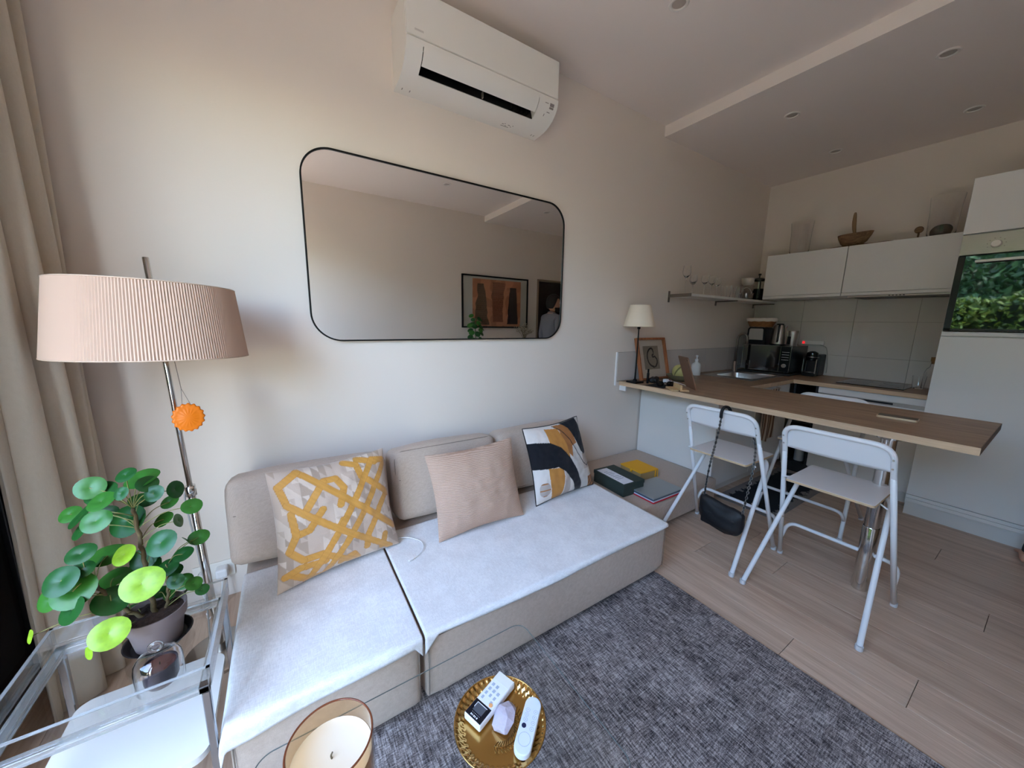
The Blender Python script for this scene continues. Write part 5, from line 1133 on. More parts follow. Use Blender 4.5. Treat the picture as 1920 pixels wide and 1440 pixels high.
# ---- dark clutter at the wall end of the bar
sg = thing('sunglasses', 'black sunglasses lying on the bar below the framed art', 'sunglasses', (2.42, -0.30, CT1))
Mg2 = Matrix.Translation((2.395, -0.36, CT1 + 0.0005)) @ Matrix.Rotation(-0.7, 4, 'Z')
for s in (-1, 1):
    B().prism([(s * 0.036 + 0.027 * math.cos(a), 0.022 + 0.021 * math.sin(a)) for a in [2 * PI * k / 20 for k in range(20)]], 'y', -0.003, 0.003, M=Mg2).build('lens', mat('dark_lens', srgb(22, 18, 18), 0.1), sg)
    B().tube(fillet([(s * 0.064, 0.0, 0.034), (s * 0.066, 0.05, 0.034), (s * 0.055, 0.105, 0.008)], 0.01), 0.0028, 6, M=Mg2).build('temple', BLACK, sg)
B().tube(bez([(-0.012, 0, 0.028), (0, 0, 0.033), (0.012, 0, 0.028)], 4), 0.0028, 6, M=Mg2).build('bridge', BLACK, sg)
pu = thing('leather_pouch', 'crumpled black leather pouch beside the sunglasses', 'pouch', (2.47, -0.185, CT1))
b = B(); b._add(soft_box(-0.055, 0.055, -0.03, 0.03, 0, 0.038, 0.012, 0.004), Matrix.Translation((2.505, -0.185, CT1 + 0.001)) @ Matrix.Rotation(0.5, 4, 'Z'))
for v in b.bm.verts: v.co += 0.007 * Vector((noise.noise(v.co * 40), noise.noise(v.co * 40 + Vector((5, 0, 0))), max(0, noise.noise(v.co * 40 + Vector((0, 5, 0))))))
b.build('pouch_body', mat('black_leather', srgb(24, 20, 20), 0.45), pu, smooth=60)
B().tube([(2.48, -0.197, CT1 + 0.043), (2.505, -0.185, CT1 + 0.046), (2.53, -0.172, CT1 + 0.043)], 0.002, 6).build('zip', STEEL, pu)
lgt = thing('gas_lighter', 'slim black lighter standing upright before the framed art', 'lighter', (2.40, -0.20, CT1))
B().box(2.395, 2.413, -0.207, -0.193, CT1 + 0.0005, CT1 + 0.085, 0.003).build('lighter_body', BLACK, lgt); B().box(2.398, 2.410, -0.205, -0.195, CT1 + 0.0855, CT1 + 0.115, 0.002).build('tip', BLACKM, lgt)
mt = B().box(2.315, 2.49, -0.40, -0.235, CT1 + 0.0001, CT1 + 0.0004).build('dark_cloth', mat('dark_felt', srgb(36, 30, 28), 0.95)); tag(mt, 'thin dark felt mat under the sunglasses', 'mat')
ch = thing('phone_charger', 'white charger plug with a looped white cable beside the bowl', 'charger', (2.58, -0.24, CT1))
B().box(2.556, 2.590, -0.262, -0.228, CT1 + 0.0005, CT1 + 0.03, 0.005).build('plug', WHITEM, ch)
B().tube(bez([(2.588, -0.25, CT1 + 0.018), (2.62, -0.30, CT1 + 0.008), (2.60, -0.38, CT1 + 0.004), (2.56, -0.43, CT1 + 0.004), (2.62, -0.45, CT1 + 0.004), (2.70, -0.40, CT1 + 0.004)], 8), 0.0022, 6).build('lead', WHITEM, ch)
# ---- phone on the bar
ph = thing('phone', 'phone in a gold case lying on the bar near its end', 'phone', (2.655, -1.53, CT1))
Mp = Matrix.Translation((2.652, -1.532, CT1 + 0.0004)) @ Matrix.Rotation(math.radians(4), 4, 'Z')
B().prism(rrect(-0.037, 0.037, -0.074, 0.074, 0.011, 5), 'z', 0, 0.0105, 0.002, M=Mp).build('phone_body', mat('gold_metal', srgb(216, 190, 156), 0.3, metal=0.35), ph)
B().prism(rrect(-0.034, 0.034, -0.071, 0.071, 0.009, 5), 'z', 0.0106, 0.0111, M=Mp).build('screen', mat('brown_glass', srgb(92, 68, 50), 0.15), ph)

# ---- striped towel on the sink cabinet, mat on the floor
rail = thing('towel_rail', 'short steel rail on the sink cabinet front', 'rail', (3.33, -0.68, 0.78))
B().tube(fillet([(3.15, -0.655, 0.785), (3.15, -0.688, 0.785), (3.52, -0.688, 0.785), (3.52, -0.655, 0.785)], 0.01), 0.004, 8).build('rail_bar', STEEL, rail)
NT = 90
def tow(u, v):
    x = 3.20 + 0.27 * u + 0.01 * math.sin(v * 3) * (1 - v); z = 0.36 + (0.789 - 0.36) * v + 0.012 * math.sin(u * 9) * (1 - v)
    return Vector((x, -0.6985 - 0.009 * math.sin(u * 16 + 0.8 * math.sin(v * 4)) * (1 - 0.7 * v), z))
b = B(); b.grid(tow, NT, 40); me = b.mesh(180); a = me.color_attributes.new('Col', 'FLOAT_COLOR', 'POINT')
ST = [srgb(196, 172, 148), srgb(110, 74, 54), srgb(206, 190, 172), srgb(40, 30, 28), srgb(186, 158, 132), srgb(128, 92, 70)]
for i in range(NT):
    c = ST[int(i / NT * 17) % 6]
    for j in range(40): a.data[i * 40 + j].color = c
o = link('kitchen_towel', me, printmat('striped_cotton', 0.95)); m = o.modifiers.new('t', 'SOLIDIFY'); m.thickness = 0.003; tag(o, 'brown and cream striped towel hanging on the sink cabinet', 'towel')
NM = 110
def matp(u, v): return Vector((2.72 + 1.08 * u, -1.055 + 0.40 * v, 0.0032))
b = B(); b.grid(matp, NM, 60); me = b.mesh(0); a = me.color_attributes.new('Col', 'FLOAT_COLOR', 'POINT')
for i in range(NM):
    for j in range(60):
        u, v = i / (NM - 1), j / 59; e = min(u, 1 - u) * 2.7; e = min(e, min(v, 1 - v)) 
        q = e + 0.09 * noise.noise(Vector((u * 22, v * 9, 0))) + 0.05 * noise.noise(Vector((u * 60, v * 12, 3)))
        a.data[i * 60 + j].color = srgb(34, 37, 42) if q > 0.13 else srgb(138, 132, 128)
o = link('kitchen_mat', me, printmat('woven_mat', 0.95, 0, 0.6, 300)); m = o.modifiers.new('t', 'SOLIDIFY'); m.thickness = 0.003; tag(o, 'grey floor mat with a ragged black middle in the kitchen', 'mat')

# ---- glass shelf on the long wall
SHZ0, SHZ1 = 1.533, 1.553
sh = thing('wall_shelf', 'pale wall shelf on steel brackets carrying glasses', 'shelf', (3.63, -0.1, SHZ0))
B().box(2.872, 3.70, -0.205, -0.004, SHZ0, SHZ1, 0.001, 1).build('shelf_board', WHITE, sh)
B().box(3.703, 4.43, -0.205, -0.004, SHZ0, SHZ1, 0.001, 1).build('shelf_board', WHITE, sh)
BRK = mat('bracket_steel', srgb(128, 120, 112), 0.4, metal=0.6)
for xx in (2.862, 3.62, 4.38):
    b = B(); b.box(xx, xx + 0.006 if xx > 3 else xx + 0.008, -0.207, -0.002, SHZ0 - 0.012 if xx > 3 else SHZ0 - 0.004, SHZ0 - 0.001 if xx > 3 else SHZ1 + 0.002); b.box(xx - 0.004, xx + 0.014, -0.008, -0.0005, SHZ0 - 0.045, SHZ1 + (0.03 if xx < 3 else -0.022)); b.build('bracket', BRK, sh, smooth=0)
def wine(x, y, h, r, label):
    b = B(); hb_ = h * 0.46
    b.lathe([(0, 0), (r * 0.9, 0), (r * 0.85, 0.002), (0.004, 0.006), (0.0032, h - hb_), (0.006, h - hb_ + 0.004), (r * 0.8, h - hb_ * 0.72), (r, h - hb_ * 0.5), (r * 0.82, h), (r * 0.82 - 0.0014, h), (r - 0.0014, h - hb_ * 0.5), (r * 0.78, h - hb_ * 0.70), (0, h - hb_ + 0.008)], (x, y, SHZ1 + 0.0004), 22)
    tag(b.build('wine_glass', GLASS), label, 'glass', 'stemmed glasses on the shelf')
for i, (x, y, h, r, l) in enumerate(((2.93, -0.11, 0.235, 0.034, 'tall stemmed glass at the left end of the shelf'), (3.02, -0.12, 0.165, 0.031, 'short stemmed glass, second from the left on the shelf'), (3.10, -0.07, 0.165, 0.031, 'short stemmed glass, third from the left on the shelf'),
                                     (3.18, -0.13, 0.175, 0.032, 'short stemmed glass, fourth from the left on the shelf'), (3.31, -0.12, 0.178, 0.032, 'short stemmed glass, fifth from the left on the shelf'), (3.42, -0.11, 0.170, 0.032, 'short stemmed glass next to the tumblers on the shelf'))):
    wine(x, y, h, r, l)
tumbler(3.545, -0.13, SHZ1, 0.042, 0.112, 'clear tumbler on the shelf, left of three', 'tumblers on the shelf')
tumbler(3.66, -0.12, SHZ1, 0.042, 0.112, 'clear tumbler on the shelf, middle of three', 'tumblers on the shelf')
tumbler(3.775, -0.13, SHZ1, 0.042, 0.112, 'clear tumbler on the shelf, right of three', 'tumblers on the shelf')
gm = thing('glass_jug', 'squat glass jug with an arched handle on the shelf', 'jug', (3.91, -0.14, SHZ1))
B().lathe([(0, 0), (0.045, 0), (0.052, 0.004), (0.060, 0.06), (0.058, 0.06), (0.050, 0.008), (0, 0.006)], (3.91, -0.14, SHZ1 + 0.0004), 28).build('jug_body', GLASS, gm)
B().tube([(3.91 + 0.056 * math.cos(a), -0.14 - 0.02 * math.cos(a), SHZ1 + 0.055 + 0.062 * math.sin(a)) for a in [PI * k / 14 for k in range(15)]], 0.0035, 7).build('handle', mat('pale_steel_wire', srgb(200, 194, 186), 0.3, metal=0.8), gm)
CER = [mat('brown_bowl', srgb(120, 104, 90), 0.5), mat('grey_bowl', srgb(146, 132, 118), 0.5), mat('white_bowl', srgb(212, 204, 194), 0.4)]
for k, (z, l) in enumerate(((0.0, 'brown stoneware bowl at the bottom of the stack on the shelf'), (0.074, 'grey stoneware bowl in the middle of the stack on the shelf'), (0.148, 'white bowl on top of the stack on the shelf'))):
    rb = 0.066 - 0.004 * k
    tag(B().lathe([(0, 0), (rb * 0.6, 0), (rb * 0.9, 0.022), (rb, 0.07), (rb - 0.003, 0.0705), (rb * 0.86, 0.025), (rb * 0.5, 0.005), (0, 0.005)], (4.03, -0.085, SHZ1 + 0.0004 + z), 30).build('stoneware_bowl', CER[k]), l, 'bowl', 'stacked bowls on the shelf')
fp = thing('french_press', 'tall glass and black coffee press at the end of the shelf', 'coffee press', (4.17, -0.13, SHZ1))
B().lathe([(0, 0.02), (0.044, 0.02), (0.045, 0.20), (0.0435, 0.20), (0.043, 0.022), (0, 0.022)], (4.175, -0.125, SHZ1), 28).build('beaker', THIN, fp)
b = B(); b.lathe([(0, 0.0), (0.050, 0.0), (0.050, 0.012), (0.046, 0.02), (0, 0.02)], (4.175, -0.125, SHZ1 + 0.0003), 28); b.lathe([(0.0465, 0.02), (0.0465, 0.12), (0.0455, 0.12), (0.0455, 0.02)], (4.175, -0.125, SHZ1 + 0.0003), 28); b.build('base_cup', BLACK, fp)
b = B(); b.lathe([(0.058, 0.20), (0.060, 0.212), (0.04, 0.228), (0.006, 0.232), (0.006, 0.255), (0.014, 0.258), (0.012, 0.272), (0, 0.274)], (4.175, -0.125, SHZ1), 28); b.build('lid_plunger', BLACK, fp)
b = B(); b.tube(fillet([(4.135, -0.15, SHZ1 + 0.19), (4.10, -0.172, SHZ1 + 0.185), (4.10, -0.172, SHZ1 + 0.05), (4.135, -0.15, SHZ1 + 0.035)], 0.02), 0.006, 8); b.build('handle', BLACK, fp)

# ---- on top of the wall cabinets
UZ = 1.9732
def hurricane(y, label):
    t = B(); t.lathe([(0, 0), (0.060, 0), (0.072, 0.012), (0.076, 0.05), (0.080, 0.20), (0.088, 0.30), (0.0865, 0.30), (0.0785, 0.20), (0.0745, 0.05), (0.07, 0.014), (0.058, 0.003), (0, 0.003)], (4.25, y, UZ + 0.0004), 36)
    tag(t.build('hurricane_vase', GLASS), label, 'vase', 'glass vases on the wall cabinets')
hurricane(-0.405, 'empty clear glass hurricane vase on the left wall cabinet')
hurricane(-1.295, 'clear glass hurricane vase with a brown wooden lump in it, near the oven')
b = B(); b.ball((4.25, -1.295, UZ + 0.053), 0.05, 20, (1.15, 1.2, 0.95))
for v in b.bm.verts: v.co += 0.008 * Vector((noise.noise(v.co * 22), noise.noise(v.co * 22 + Vector((3, 0, 0))), 0.4 * noise.noise(v.co * 22 + Vector((0, 3, 0)))))
tag(b.build('wooden_lump', mat('dark_wood_lump', srgb(88, 66, 50), 0.6, var=0.3, vscale=30), smooth=80), 'brown rounded wood lump inside the right glass vase', 'ornament')
wb = thing('wooden_bowl', 'rustic carved wooden bowl with pointed end on the wall cabinets', 'bowl', (4.24, -0.80, UZ))
WBM = woodmat('weathered_wood', srgb(92, 68, 48), srgb(150, 118, 86), 'y', 2.5, 0.75)
def wbp(u, v):
    a = 2 * PI * u; prof = [(0.0, 0.0), (0.45, 0.0), (0.75, 0.035), (0.92, 0.075), (1.0, 0.105), (0.94, 0.105), (0.84, 0.072), (0.62, 0.035), (0.0, 0.018)]
    k = v * 8; i = min(int(k), 7); f = k - i; r = prof[i][0] + (prof[i + 1][0] - prof[i][0]) * f; z = prof[i][1] + (prof[i + 1][1] - prof[i][1]) * f
    ry = 0.108 * r * (1 + 0.16 * max(0, -math.sin(a)) ** 3); rx = 0.085 * r
    return Vector((4.24 + rx * math.cos(a), -0.795 + ry * math.sin(a), UZ + 0.012 + z + (0.012 * max(0, -math.sin(a)) ** 2 * r)))
B().grid(wbp, 48, 25, cu=True).build('bowl_body', WBM, wb, smooth=50)
B().lathe([(0, 0), (0.04, 0), (0.045, 0.013), (0, 0.013)], (4.24, -0.795, UZ + 0.0004), 24).build('foot', WBM, wb)
pe = B(); pe.tube(bez([(4.235, -0.82, UZ + 0.035), (4.235, -0.80, UZ + 0.12), (4.24, -0.785, UZ + 0.20), (4.24, -0.78, UZ + 0.30)], 5), [0.008, 0.0085, 0.009, 0.0095, 0.01, 0.0105, 0.011, 0.012, 0.013, 0.0135, 0.014, 0.014, 0.013, 0.012, 0.010, 0.006], 10)
tag(pe.build('wooden_paddle', mat('pale_worn_wood', srgb(156, 124, 92), 0.7, var=0.2, vscale=30, stretch=(1, 1, 0.1)), smooth=60), 'upright wooden stirring stick standing in the carved bowl', 'utensil')
dwd = B(); dwd.tube(bez([(4.125, -0.66, UZ + 0.006), (4.13, -0.80, UZ + 0.007), (4.128, -0.95, UZ + 0.008), (4.135, -1.07, UZ + 0.006)], 6), [0.004 + 0.003 * math.sin(k * 0.5) ** 2 for k in range(19)], 8)
tag(dwd.build('driftwood_stick', WBM), 'thin dark driftwood stick lying along the cabinet edge', 'stick')
lad = thing('wooden_ladle', 'small dark wooden ladle leaning on the wall cabinet top', 'ladle', (4.25, -1.18, UZ))
B().tube([(4.22, -1.185, UZ + 0.006), (4.235, -1.182, UZ + 0.06)], 0.006, 8).build('handle', WBM, lad)
B().ball((4.24, -1.18, UZ + 0.082), 0.026, 16, (0.6, 1, 1)).build('scoop', WBM, lad)

# ================================================================== BAR STOOLS
RAW = mat('raw_board_edge', srgb(206, 178, 142), 0.7)
FOOT = mat('clear_rubber_foot', srgb(206, 206, 208), 0.4)
SEATM = mat('white_seat_laminate', srgb(226, 224, 224), 0.45)
def make_stool():
    t = thing('bar_stool', 'white folding bar stool', 'stool', (0, 0, 0), 'white folding bar stools')
    TOP = 0.842
    # rear frame: front feet -> posts -> round the top of the back
    for s in (-1, 1):
        lg = B().tube([(0.140, s * 0.232, 0.012), (-0.135, s * 0.190, 0.70)], 0.0108, 10).build('leg', WHITEM, t)
        B().lathe([(0, 0.0), (0.013, 0.0), (0.014, 0.004), (0.0135, 0.02), (0, 0.02)], (0.142, s * 0.2325, 0.0005), 12).build('rubber_foot', FOOT, lg)
        lg = B().tube(fillet([(-0.312, s * 0.221, 0.012), (0.075, s * 0.168, 0.520), (0.118, s * 0.120, 0.536)], 0.05), 0.0108, 10).build('leg', WHITEM, t)
        B().lathe([(0, 0.0), (0.013, 0.0), (0.014, 0.004), (0.0135, 0.02), (0, 0.02)], (-0.314, s * 0.2212, 0.0005), 12).build('rubber_foot', FOOT, lg)
        B().tube([(-0.128, s * 0.189, 0.552), (-0.07, s * 0.150, 0.549)], 0.0035, 6).build('hinge_pin', WHITEM, t)
        b = B()
        for zz, xx in ((0.735, -0.160), (0.775, -0.176)): b.lathe([(0.004, 0), (0.003, 0.002), (0, 0.0022)], (0, 0, 0), 10, M=Matrix.Translation((xx + 0.002 - 0.0105, s * 0.188, zz)) @ Matrix.Rotation(-PI / 2, 4, 'Y'))
        tag(b.build('screw', STEEL, t), kind='stuff')
        B().tube([(-0.075, s * 0.206, 0.322), (-0.075, s * 0.172, 0.322)], 0.004, 6).build('pivot', STEEL, t)
    B().tube(fillet([(-0.121, -0.1921, 0.666), (-0.135, -0.190, 0.70), (-0.192, -0.186, TOP - 0.012), (-0.198, 0.186, TOP - 0.012), (-0.135, 0.190, 0.70), (-0.121, 0.1921, 0.666)], 0.075, 8), 0.0109, 10).build('back_rail', WHITEM, t)
    B().tube([(0.118, -0.120, 0.536), (0.118, 0.120, 0.536)], 0.0108, 10).build('seat_rail', WHITEM, t)
    # backrest panel: bent board with round top corners, behind/inside the tube
    def bp(u, v):
        w = 0.184; y = -w + 2 * w * u; z0, z1 = 0.715, TOP - 0.006
        e = 1.0
        zt = z1 - (0.060 * max(0, (abs(y) - (w - 0.06)) / 0.06) ** 2.2)
        z = z0 + (zt - z0) * v
        return Vector((-0.150 - 0.33 * (z - 0.715) + 0.018 * (1 - (y / w) ** 2) * -1 + 0.012, y, z))
    o = B().grid(bp, 33, 9).build('backrest', WHITEM, t, smooth=180); m = o.modifiers.new('t', 'SOLIDIFY'); m.thickness = 0.007; m.offset = 0
    # seat: laminated board with raw edges
    o = B().prism(rrect(-0.166, 0.166, -0.160, 0.160, 0.012, 4), 'z', 0.5495, 0.5595).build('seat', RAW, t)
    B().prism(rrect(-0.1655, 0.1655, -0.1595, 0.1595, 0.012, 4), 'z', 0.5596, 0.5608).build('seat_laminate', SEATM, o)
    # footrest and stretchers
    B().tube(fillet([(0.095, -0.2255, 0.115), (0.165, -0.222, 0.195), (0.165, 0.222, 0.195), (0.095, 0.2255, 0.115)], 0.05, 6), 0.0095, 10).build('footrest', WHITEM, t)
    return t
st0 = make_stool(); st0.location = (2.20, -1.462, 0); st0['label'] = 'white folding bar stool in front, nearest the free end of the bar'
c = copy_tree(st0); c.location = (2.205, -0.962, 0); c['label'] = 'white folding bar stool with a black handbag on its back'
c = copy_tree(st0); c.location = (2.935, -1.14, 0); c.rotation_euler = (0, 0, PI); c['label'] = 'white folding bar stool on the kitchen side behind the bar'

# ---- handbag on the back of the left stool
BAGM = mat('black_nylon', srgb(20, 19, 23), 0.55, bump=0.3, bscale=90)
hb_ = thing('handbag', 'small black handbag hanging by its chain from the left stool', 'handbag', (1.985, -1.06, 0.16))
t = soft_box(-0.112, 0.112, -0.032, 0.032, -0.072, 0.062, 0.028, 0.012)
for v in t.verts:
    k = (v.co.x / 0.112)
    v.co.z += 0.022 * k * k - 0.012 * k; v.co.y *= 1 - 0.25 * (v.co.z / 0.08)
    v.co += 0.005 * Vector((0, noise.noise(v.co * 30), noise.noise(v.co * 26 + Vector((3, 1, 0)))))
Mh = Matrix.Translation((1.962, -1.062, 0.262)) @ Matrix.Rotation(-PI / 2, 4, 'Z')
b = B(); b._add(t, Mh); b.build('bag_body', BAGM, hb_, smooth=60)
b = B(); b._add(soft_box(-0.088, 0.088, -0.006, 0.008, -0.060, 0.018, 0.006, 0.002), Mh @ Matrix.Translation((0, -0.033, 0.0))); b.build('front_pocket', BAGM, hb_, smooth=60)
B().tube([Mh @ Vector((-0.09, -0.012, 0.066)), Mh @ Vector((0, -0.01, 0.056)), Mh @ Vector((0.09, -0.012, 0.050))], 0.003, 6).build('zip', STEEL, hb_)
LINKM = mat('gunmetal_links', srgb(150, 146, 142), 0.3, metal=0.8); LEA = mat('strap_leather', srgb(18, 17, 18), 0.5)
sA = [Mh @ Vector((-0.100, 0, 0.072)), Vector((1.972, -0.966, 0.50)), Vector((1.984, -0.985, 0.70)), Vector((1.986, -0.992, 0.81))]
sB = [Mh @ Vector((0.104, 0, 0.056)), Vector((2.00, -1.165, 0.46)), Vector((2.045, -1.155, 0.60)), Vector((2.085, -1.125, 0.69)), Vector((2.072, -1.06, 0.79)), Vector((2.036, -1.018, 0.832))]
for S in (sA, sB):
    P = bez(S, 24); b = B(); b2 = B(); acc = 0; k = 0
    for p, q in zip(P, P[1:]):
        acc += (q - p).length
        if acc >= 0.0085:
            acc = 0; d = (q - p).normalized(); k += 1
            Ml_ = Matrix.Translation(p) @ d.to_track_quat('X', 'Z').to_matrix().to_4x4() @ Matrix.Rotation((k % 2) * PI / 2, 4, 'X')
            b.tube([(0.0085 * math.cos(a), 0.0056 * math.sin(a), 0) for a in [2 * PI * i / 8 for i in range(8)]], 0.0017, 4, closed=True, M=Ml_)
    tag(b.build('chain_links', LINKM, hb_), kind='stuff')
    b2.tube(P[::3], 0.0034, 6); b2.build('chain_leather', LEA, hb_)
B().tube(bez([(1.986, -0.990, 0.800), (1.983, -0.992, 0.835), (1.995, -0.996, 0.8565), (2.018, -1.004, 0.8565), (2.030, -1.012, 0.84), (2.034, -1.018, 0.815)], 5), 0.0085, 8).build('shoulder_pad', LEA, hb_)

# ================================================================== OPPOSITE WALL (seen in the mirror)
po = thing('framed_poster', 'wide framed print with three dark tablet shapes on terracotta, seen in the mirror', 'picture', (2.84, -2.99, 1.2))
PX0, PX1, PZ0, PZ1 = 2.255, 3.425, 1.203, 1.975
for (x0, x1, z0, z1) in ((PX0, PX0 + 0.02, PZ0, PZ1), (PX1 - 0.02, PX1, PZ0, PZ1), (PX0 + 0.02, PX1 - 0.02, PZ0, PZ0 + 0.02), (PX0 + 0.02, PX1 - 0.02, PZ1 - 0.02, PZ1)):
    B().box(x0, x1, -2.9995, -2.972, z0, z1, 0.001, 1).build('frame_bar', BLACKM, po)
B().box(PX0 + 0.02, PX1 - 0.02, -2.9995, -2.990, PZ0 + 0.02, PZ1 - 0.02).build('mount', mat('poster_mount', srgb(198, 196, 184), 0.9), po, smooth=0)
nx, nz = 150, 110; QX0, QX1, QZ0, QZ1 = 2.43, 3.29, 1.225, 1.925
b = B(); b.grid(lambda u, v: Vector((QX0 + (QX1 - QX0) * u, -2.9893, QZ0 + (QZ1 - QZ0) * v)), nx, nz); me = b.mesh(0); a = me.color_attributes.new('Col', 'FLOAT_COLOR', 'POINT')
TC = srgb(206, 142, 106); TC2 = srgb(186, 124, 92); SHP = [srgb(112, 88, 66), srgb(150, 96, 68), srgb(66, 54, 50)]
for i in range(nx):
    for j in range(nz):
        u, v = i / (nx - 1), j / (nz - 1); c = TC if noise.noise(Vector((u * 6, v * 5, 1))) > -0.1 else TC2
        for k, (cx_, w0, w1, t0, t1) in enumerate(((0.17, 0.15, 0.06, 0.03, 0.90), (0.51, 0.10, 0.13, 0.10, 0.96), (0.83, 0.12, 0.07, 0.05, 0.86))):
            if t0 < v < t1:
                hw = w0 + (w1 - w0) * ((v - t0) / (t1 - t0)) + 0.02 * noise.noise(Vector((v * 7, k * 5, 0)))
                if abs(u - cx_ + (0.03 * noise.noise(Vector((v * 4, k, 2))))) < hw:
                    ln = (int(v * 46) % 2 == 0) and noise.noise(Vector((u * 60, math.floor(v * 46), k))) > -0.1
                    c = tuple(q * (0.72 if ln else 1.05) for q in SHP[k][:3]) + (1,)
        if abs(u - 0.335) < 0.006: c = TC
        a.data[i * nz + j].color = c
link('print', me, printmat('poster_print', 0.8), po)
B().box(PX0 + 0.02, PX1 - 0.02, -2.980, -2.978, PZ0 + 0.02, PZ1 - 0.02).build('glazing', glassmat('poster_glass', (0.98, 0.98, 0.98, 1), 0.6), po, smooth=0)
SIDEW = woodmat('sideboard_oak', srgb(150, 120, 92), srgb(188, 156, 124), 'x', 1.2, 0.5)
sd = thing('sideboard', 'low wooden sideboard against the wall opposite the sofa', 'sideboard', (2.75, -2.78, 0))
B().box(1.90, 3.40, -2.985, -2.60, 0.14, 0.80, 0.004).build('body', SIDEW, sd)
for k in range(3):
    dd = B().box(1.912 + 0.494 * k, 2.40 + 0.494 * k, -2.600, -2.584, 0.155, 0.785, 0.002, 1).build('door', SIDEW, sd); B().ball((2.37 + 0.494 * k, -2.572, 0.5), 0.012, 12).build('knob', BRASS, dd)
for xx in (1.96, 3.30):
    for yy in (-2.95, -2.66): B().box(xx, xx + 0.04, yy, yy + 0.04, 0, 0.14).build('leg', SIDEW, sd)
p2 = thing('potted_plant', 'round-leaved green plant on the sideboard, seen at the bottom of the mirror', 'plant', (2.36, -2.76, 0.80))
B().lathe([(0, 0), (0.06, 0), (0.078, 0.12), (0.074, 0.12), (0.07, 0.105), (0, 0.105)], (2.36, -2.76, 0.8005), 30).build('pot', POTM, p2)
B().tube(bez([(2.36, -2.76, 0.90), (2.365, -2.755, 1.05), (2.36, -2.75, 1.20), (2.372, -2.75, 1.33)], 6), 0.006, 8).build('stem', STEM, p2)
rnd = random.Random(21)
for i in range(26):
    z = 1.02 + 0.34 * (i / 25) + rnd.uniform(-.02, .02); an = i * 2.4; d = (0.13 if z < 1.2 else 0.085) * rnd.uniform(.6, 1.15)
    c = Vector((2.365 + d * math.cos(an), -2.752 + d * math.sin(an), z)); R = rnd.uniform(0.028, 0.045)
    nn = Vector((math.cos(an) * 0.5, math.sin(an) * 0.5 + 0.6, 0.6)).normalized(); Mm = Matrix.Translation(c) @ nn.to_track_quat('Z', 'Y').to_matrix().to_4x4()
    b = B(); b.grid(lambda u, v: Vector((R * v * math.cos(2 * PI * u), R * v * math.sin(2 * PI * u), -0.12 * R * v * v)), 16, 4, cu=True, M=Mm); lf = b.build('leaf', LEAFC[i % 2], p2, smooth=80)
    b = B(); b.tube([(2.365, -2.752, z - 0.03), c], 0.0014, 5); b.build('petiole', PET, lf)
vs = thing('dried_flowers', 'dried twiggy flowers in a vase on the sideboard, seen in the mirror', 'flowers', (3.22, -2.76, 0.80))
B().lathe([(0, 0), (0.045, 0), (0.06, 0.06), (0.05, 0.15), (0.03, 0.19), (0.034, 0.2), (0.030, 0.2), (0.026, 0.19), (0.045, 0.15), (0, 0.01)], (3.22, -2.76, 0.8005), 28).build('vase', mat('stone_vase', srgb(150, 138, 124), 0.7), vs)
DRY = mat('dry_stem', srgb(120, 102, 74), 0.9); DRF = mat('dry_bloom', srgb(196, 184, 160), 0.95)
b = B(); bl_ = B()
for i in range(34):
    a = rnd.uniform(0, 6.28); q = rnd.uniform(0.05, 0.20); top = Vector((3.22 + q * math.cos(a), -2.76 + q * 0.7 * math.sin(a), 1.30 - q * 0.6 + rnd.uniform(-.1, .04)))
    P = bez([(3.22, -2.76, 0.95), (3.22 + 0.3 * q * math.cos(a), -2.76 + 0.3 * q * math.sin(a), 1.1), top], 4); b.tube(P, 0.0016, 4)
    for k in range(7):
        p = P[-1 - (k % 4)] + Vector((rnd.uniform(-.03, .03), rnd.uniform(-.03, .03), rnd.uniform(-.02, .03))); b.tube([P[-2], p], 0.0008, 3); bl_.ball(p, rnd.uniform(0.004, 0.008), 6)
tag(b.build('twigs', DRY, vs), kind='stuff'); tag(bl_.build('blooms', DRF, vs), kind='stuff')

# ================================================================== PERSON (heel at the right edge, head in the mirror)
SKIN = mat('skin', srgb(206, 158, 132), 0.55, var=0.05, vscale=30); SHIRT = mat('grey_shirt', srgb(120, 118, 124), 0.9, bump=0.2, bscale=120); TROU = mat('dark_trousers', srgb(34, 36, 44), 0.9, bump=0.2, bscale=120); HAIR = mat('dark_hair', srgb(26, 19, 16), 0.6)
pe_ = thing('person', 'person in a grey shirt and dark trousers, barefoot, facing the kitchen', 'person', (3.46, -2.13, 0))
PXC, PYC = 3.36, -2.27     # faces +X; left side towards the mirror wall
def skin_mesh(verts, edges, radii, root, sub=2):
    me = bpy.data.meshes.new('skin'); me.from_pydata(verts, edges, []); o = bpy.data.objects.new('skin_tmp', me); COL.objects.link(o)
    md = o.modifiers.new('s', 'SKIN'); 
    for i, r in enumerate(radii):
        sv = me.skin_vertices[0].data[i]; sv.radius = r if isinstance(r, tuple) else (r, r); sv.use_root = (i == root)
    md.use_smooth_shade = True
    sd_ = o.modifiers.new('d', 'SUBSURF'); sd_.levels = sub; sd_.render_levels = sub
    dg = bpy.context.evaluated_depsgraph_get(); ev = o.evaluated_get(dg); out = bpy.data.meshes.new_from_object(ev)
    bpy.data.objects.remove(o); bpy.data.meshes.remove(me)
    out.polygons.foreach_set('use_smooth', [True] * len(out.polygons)); return out
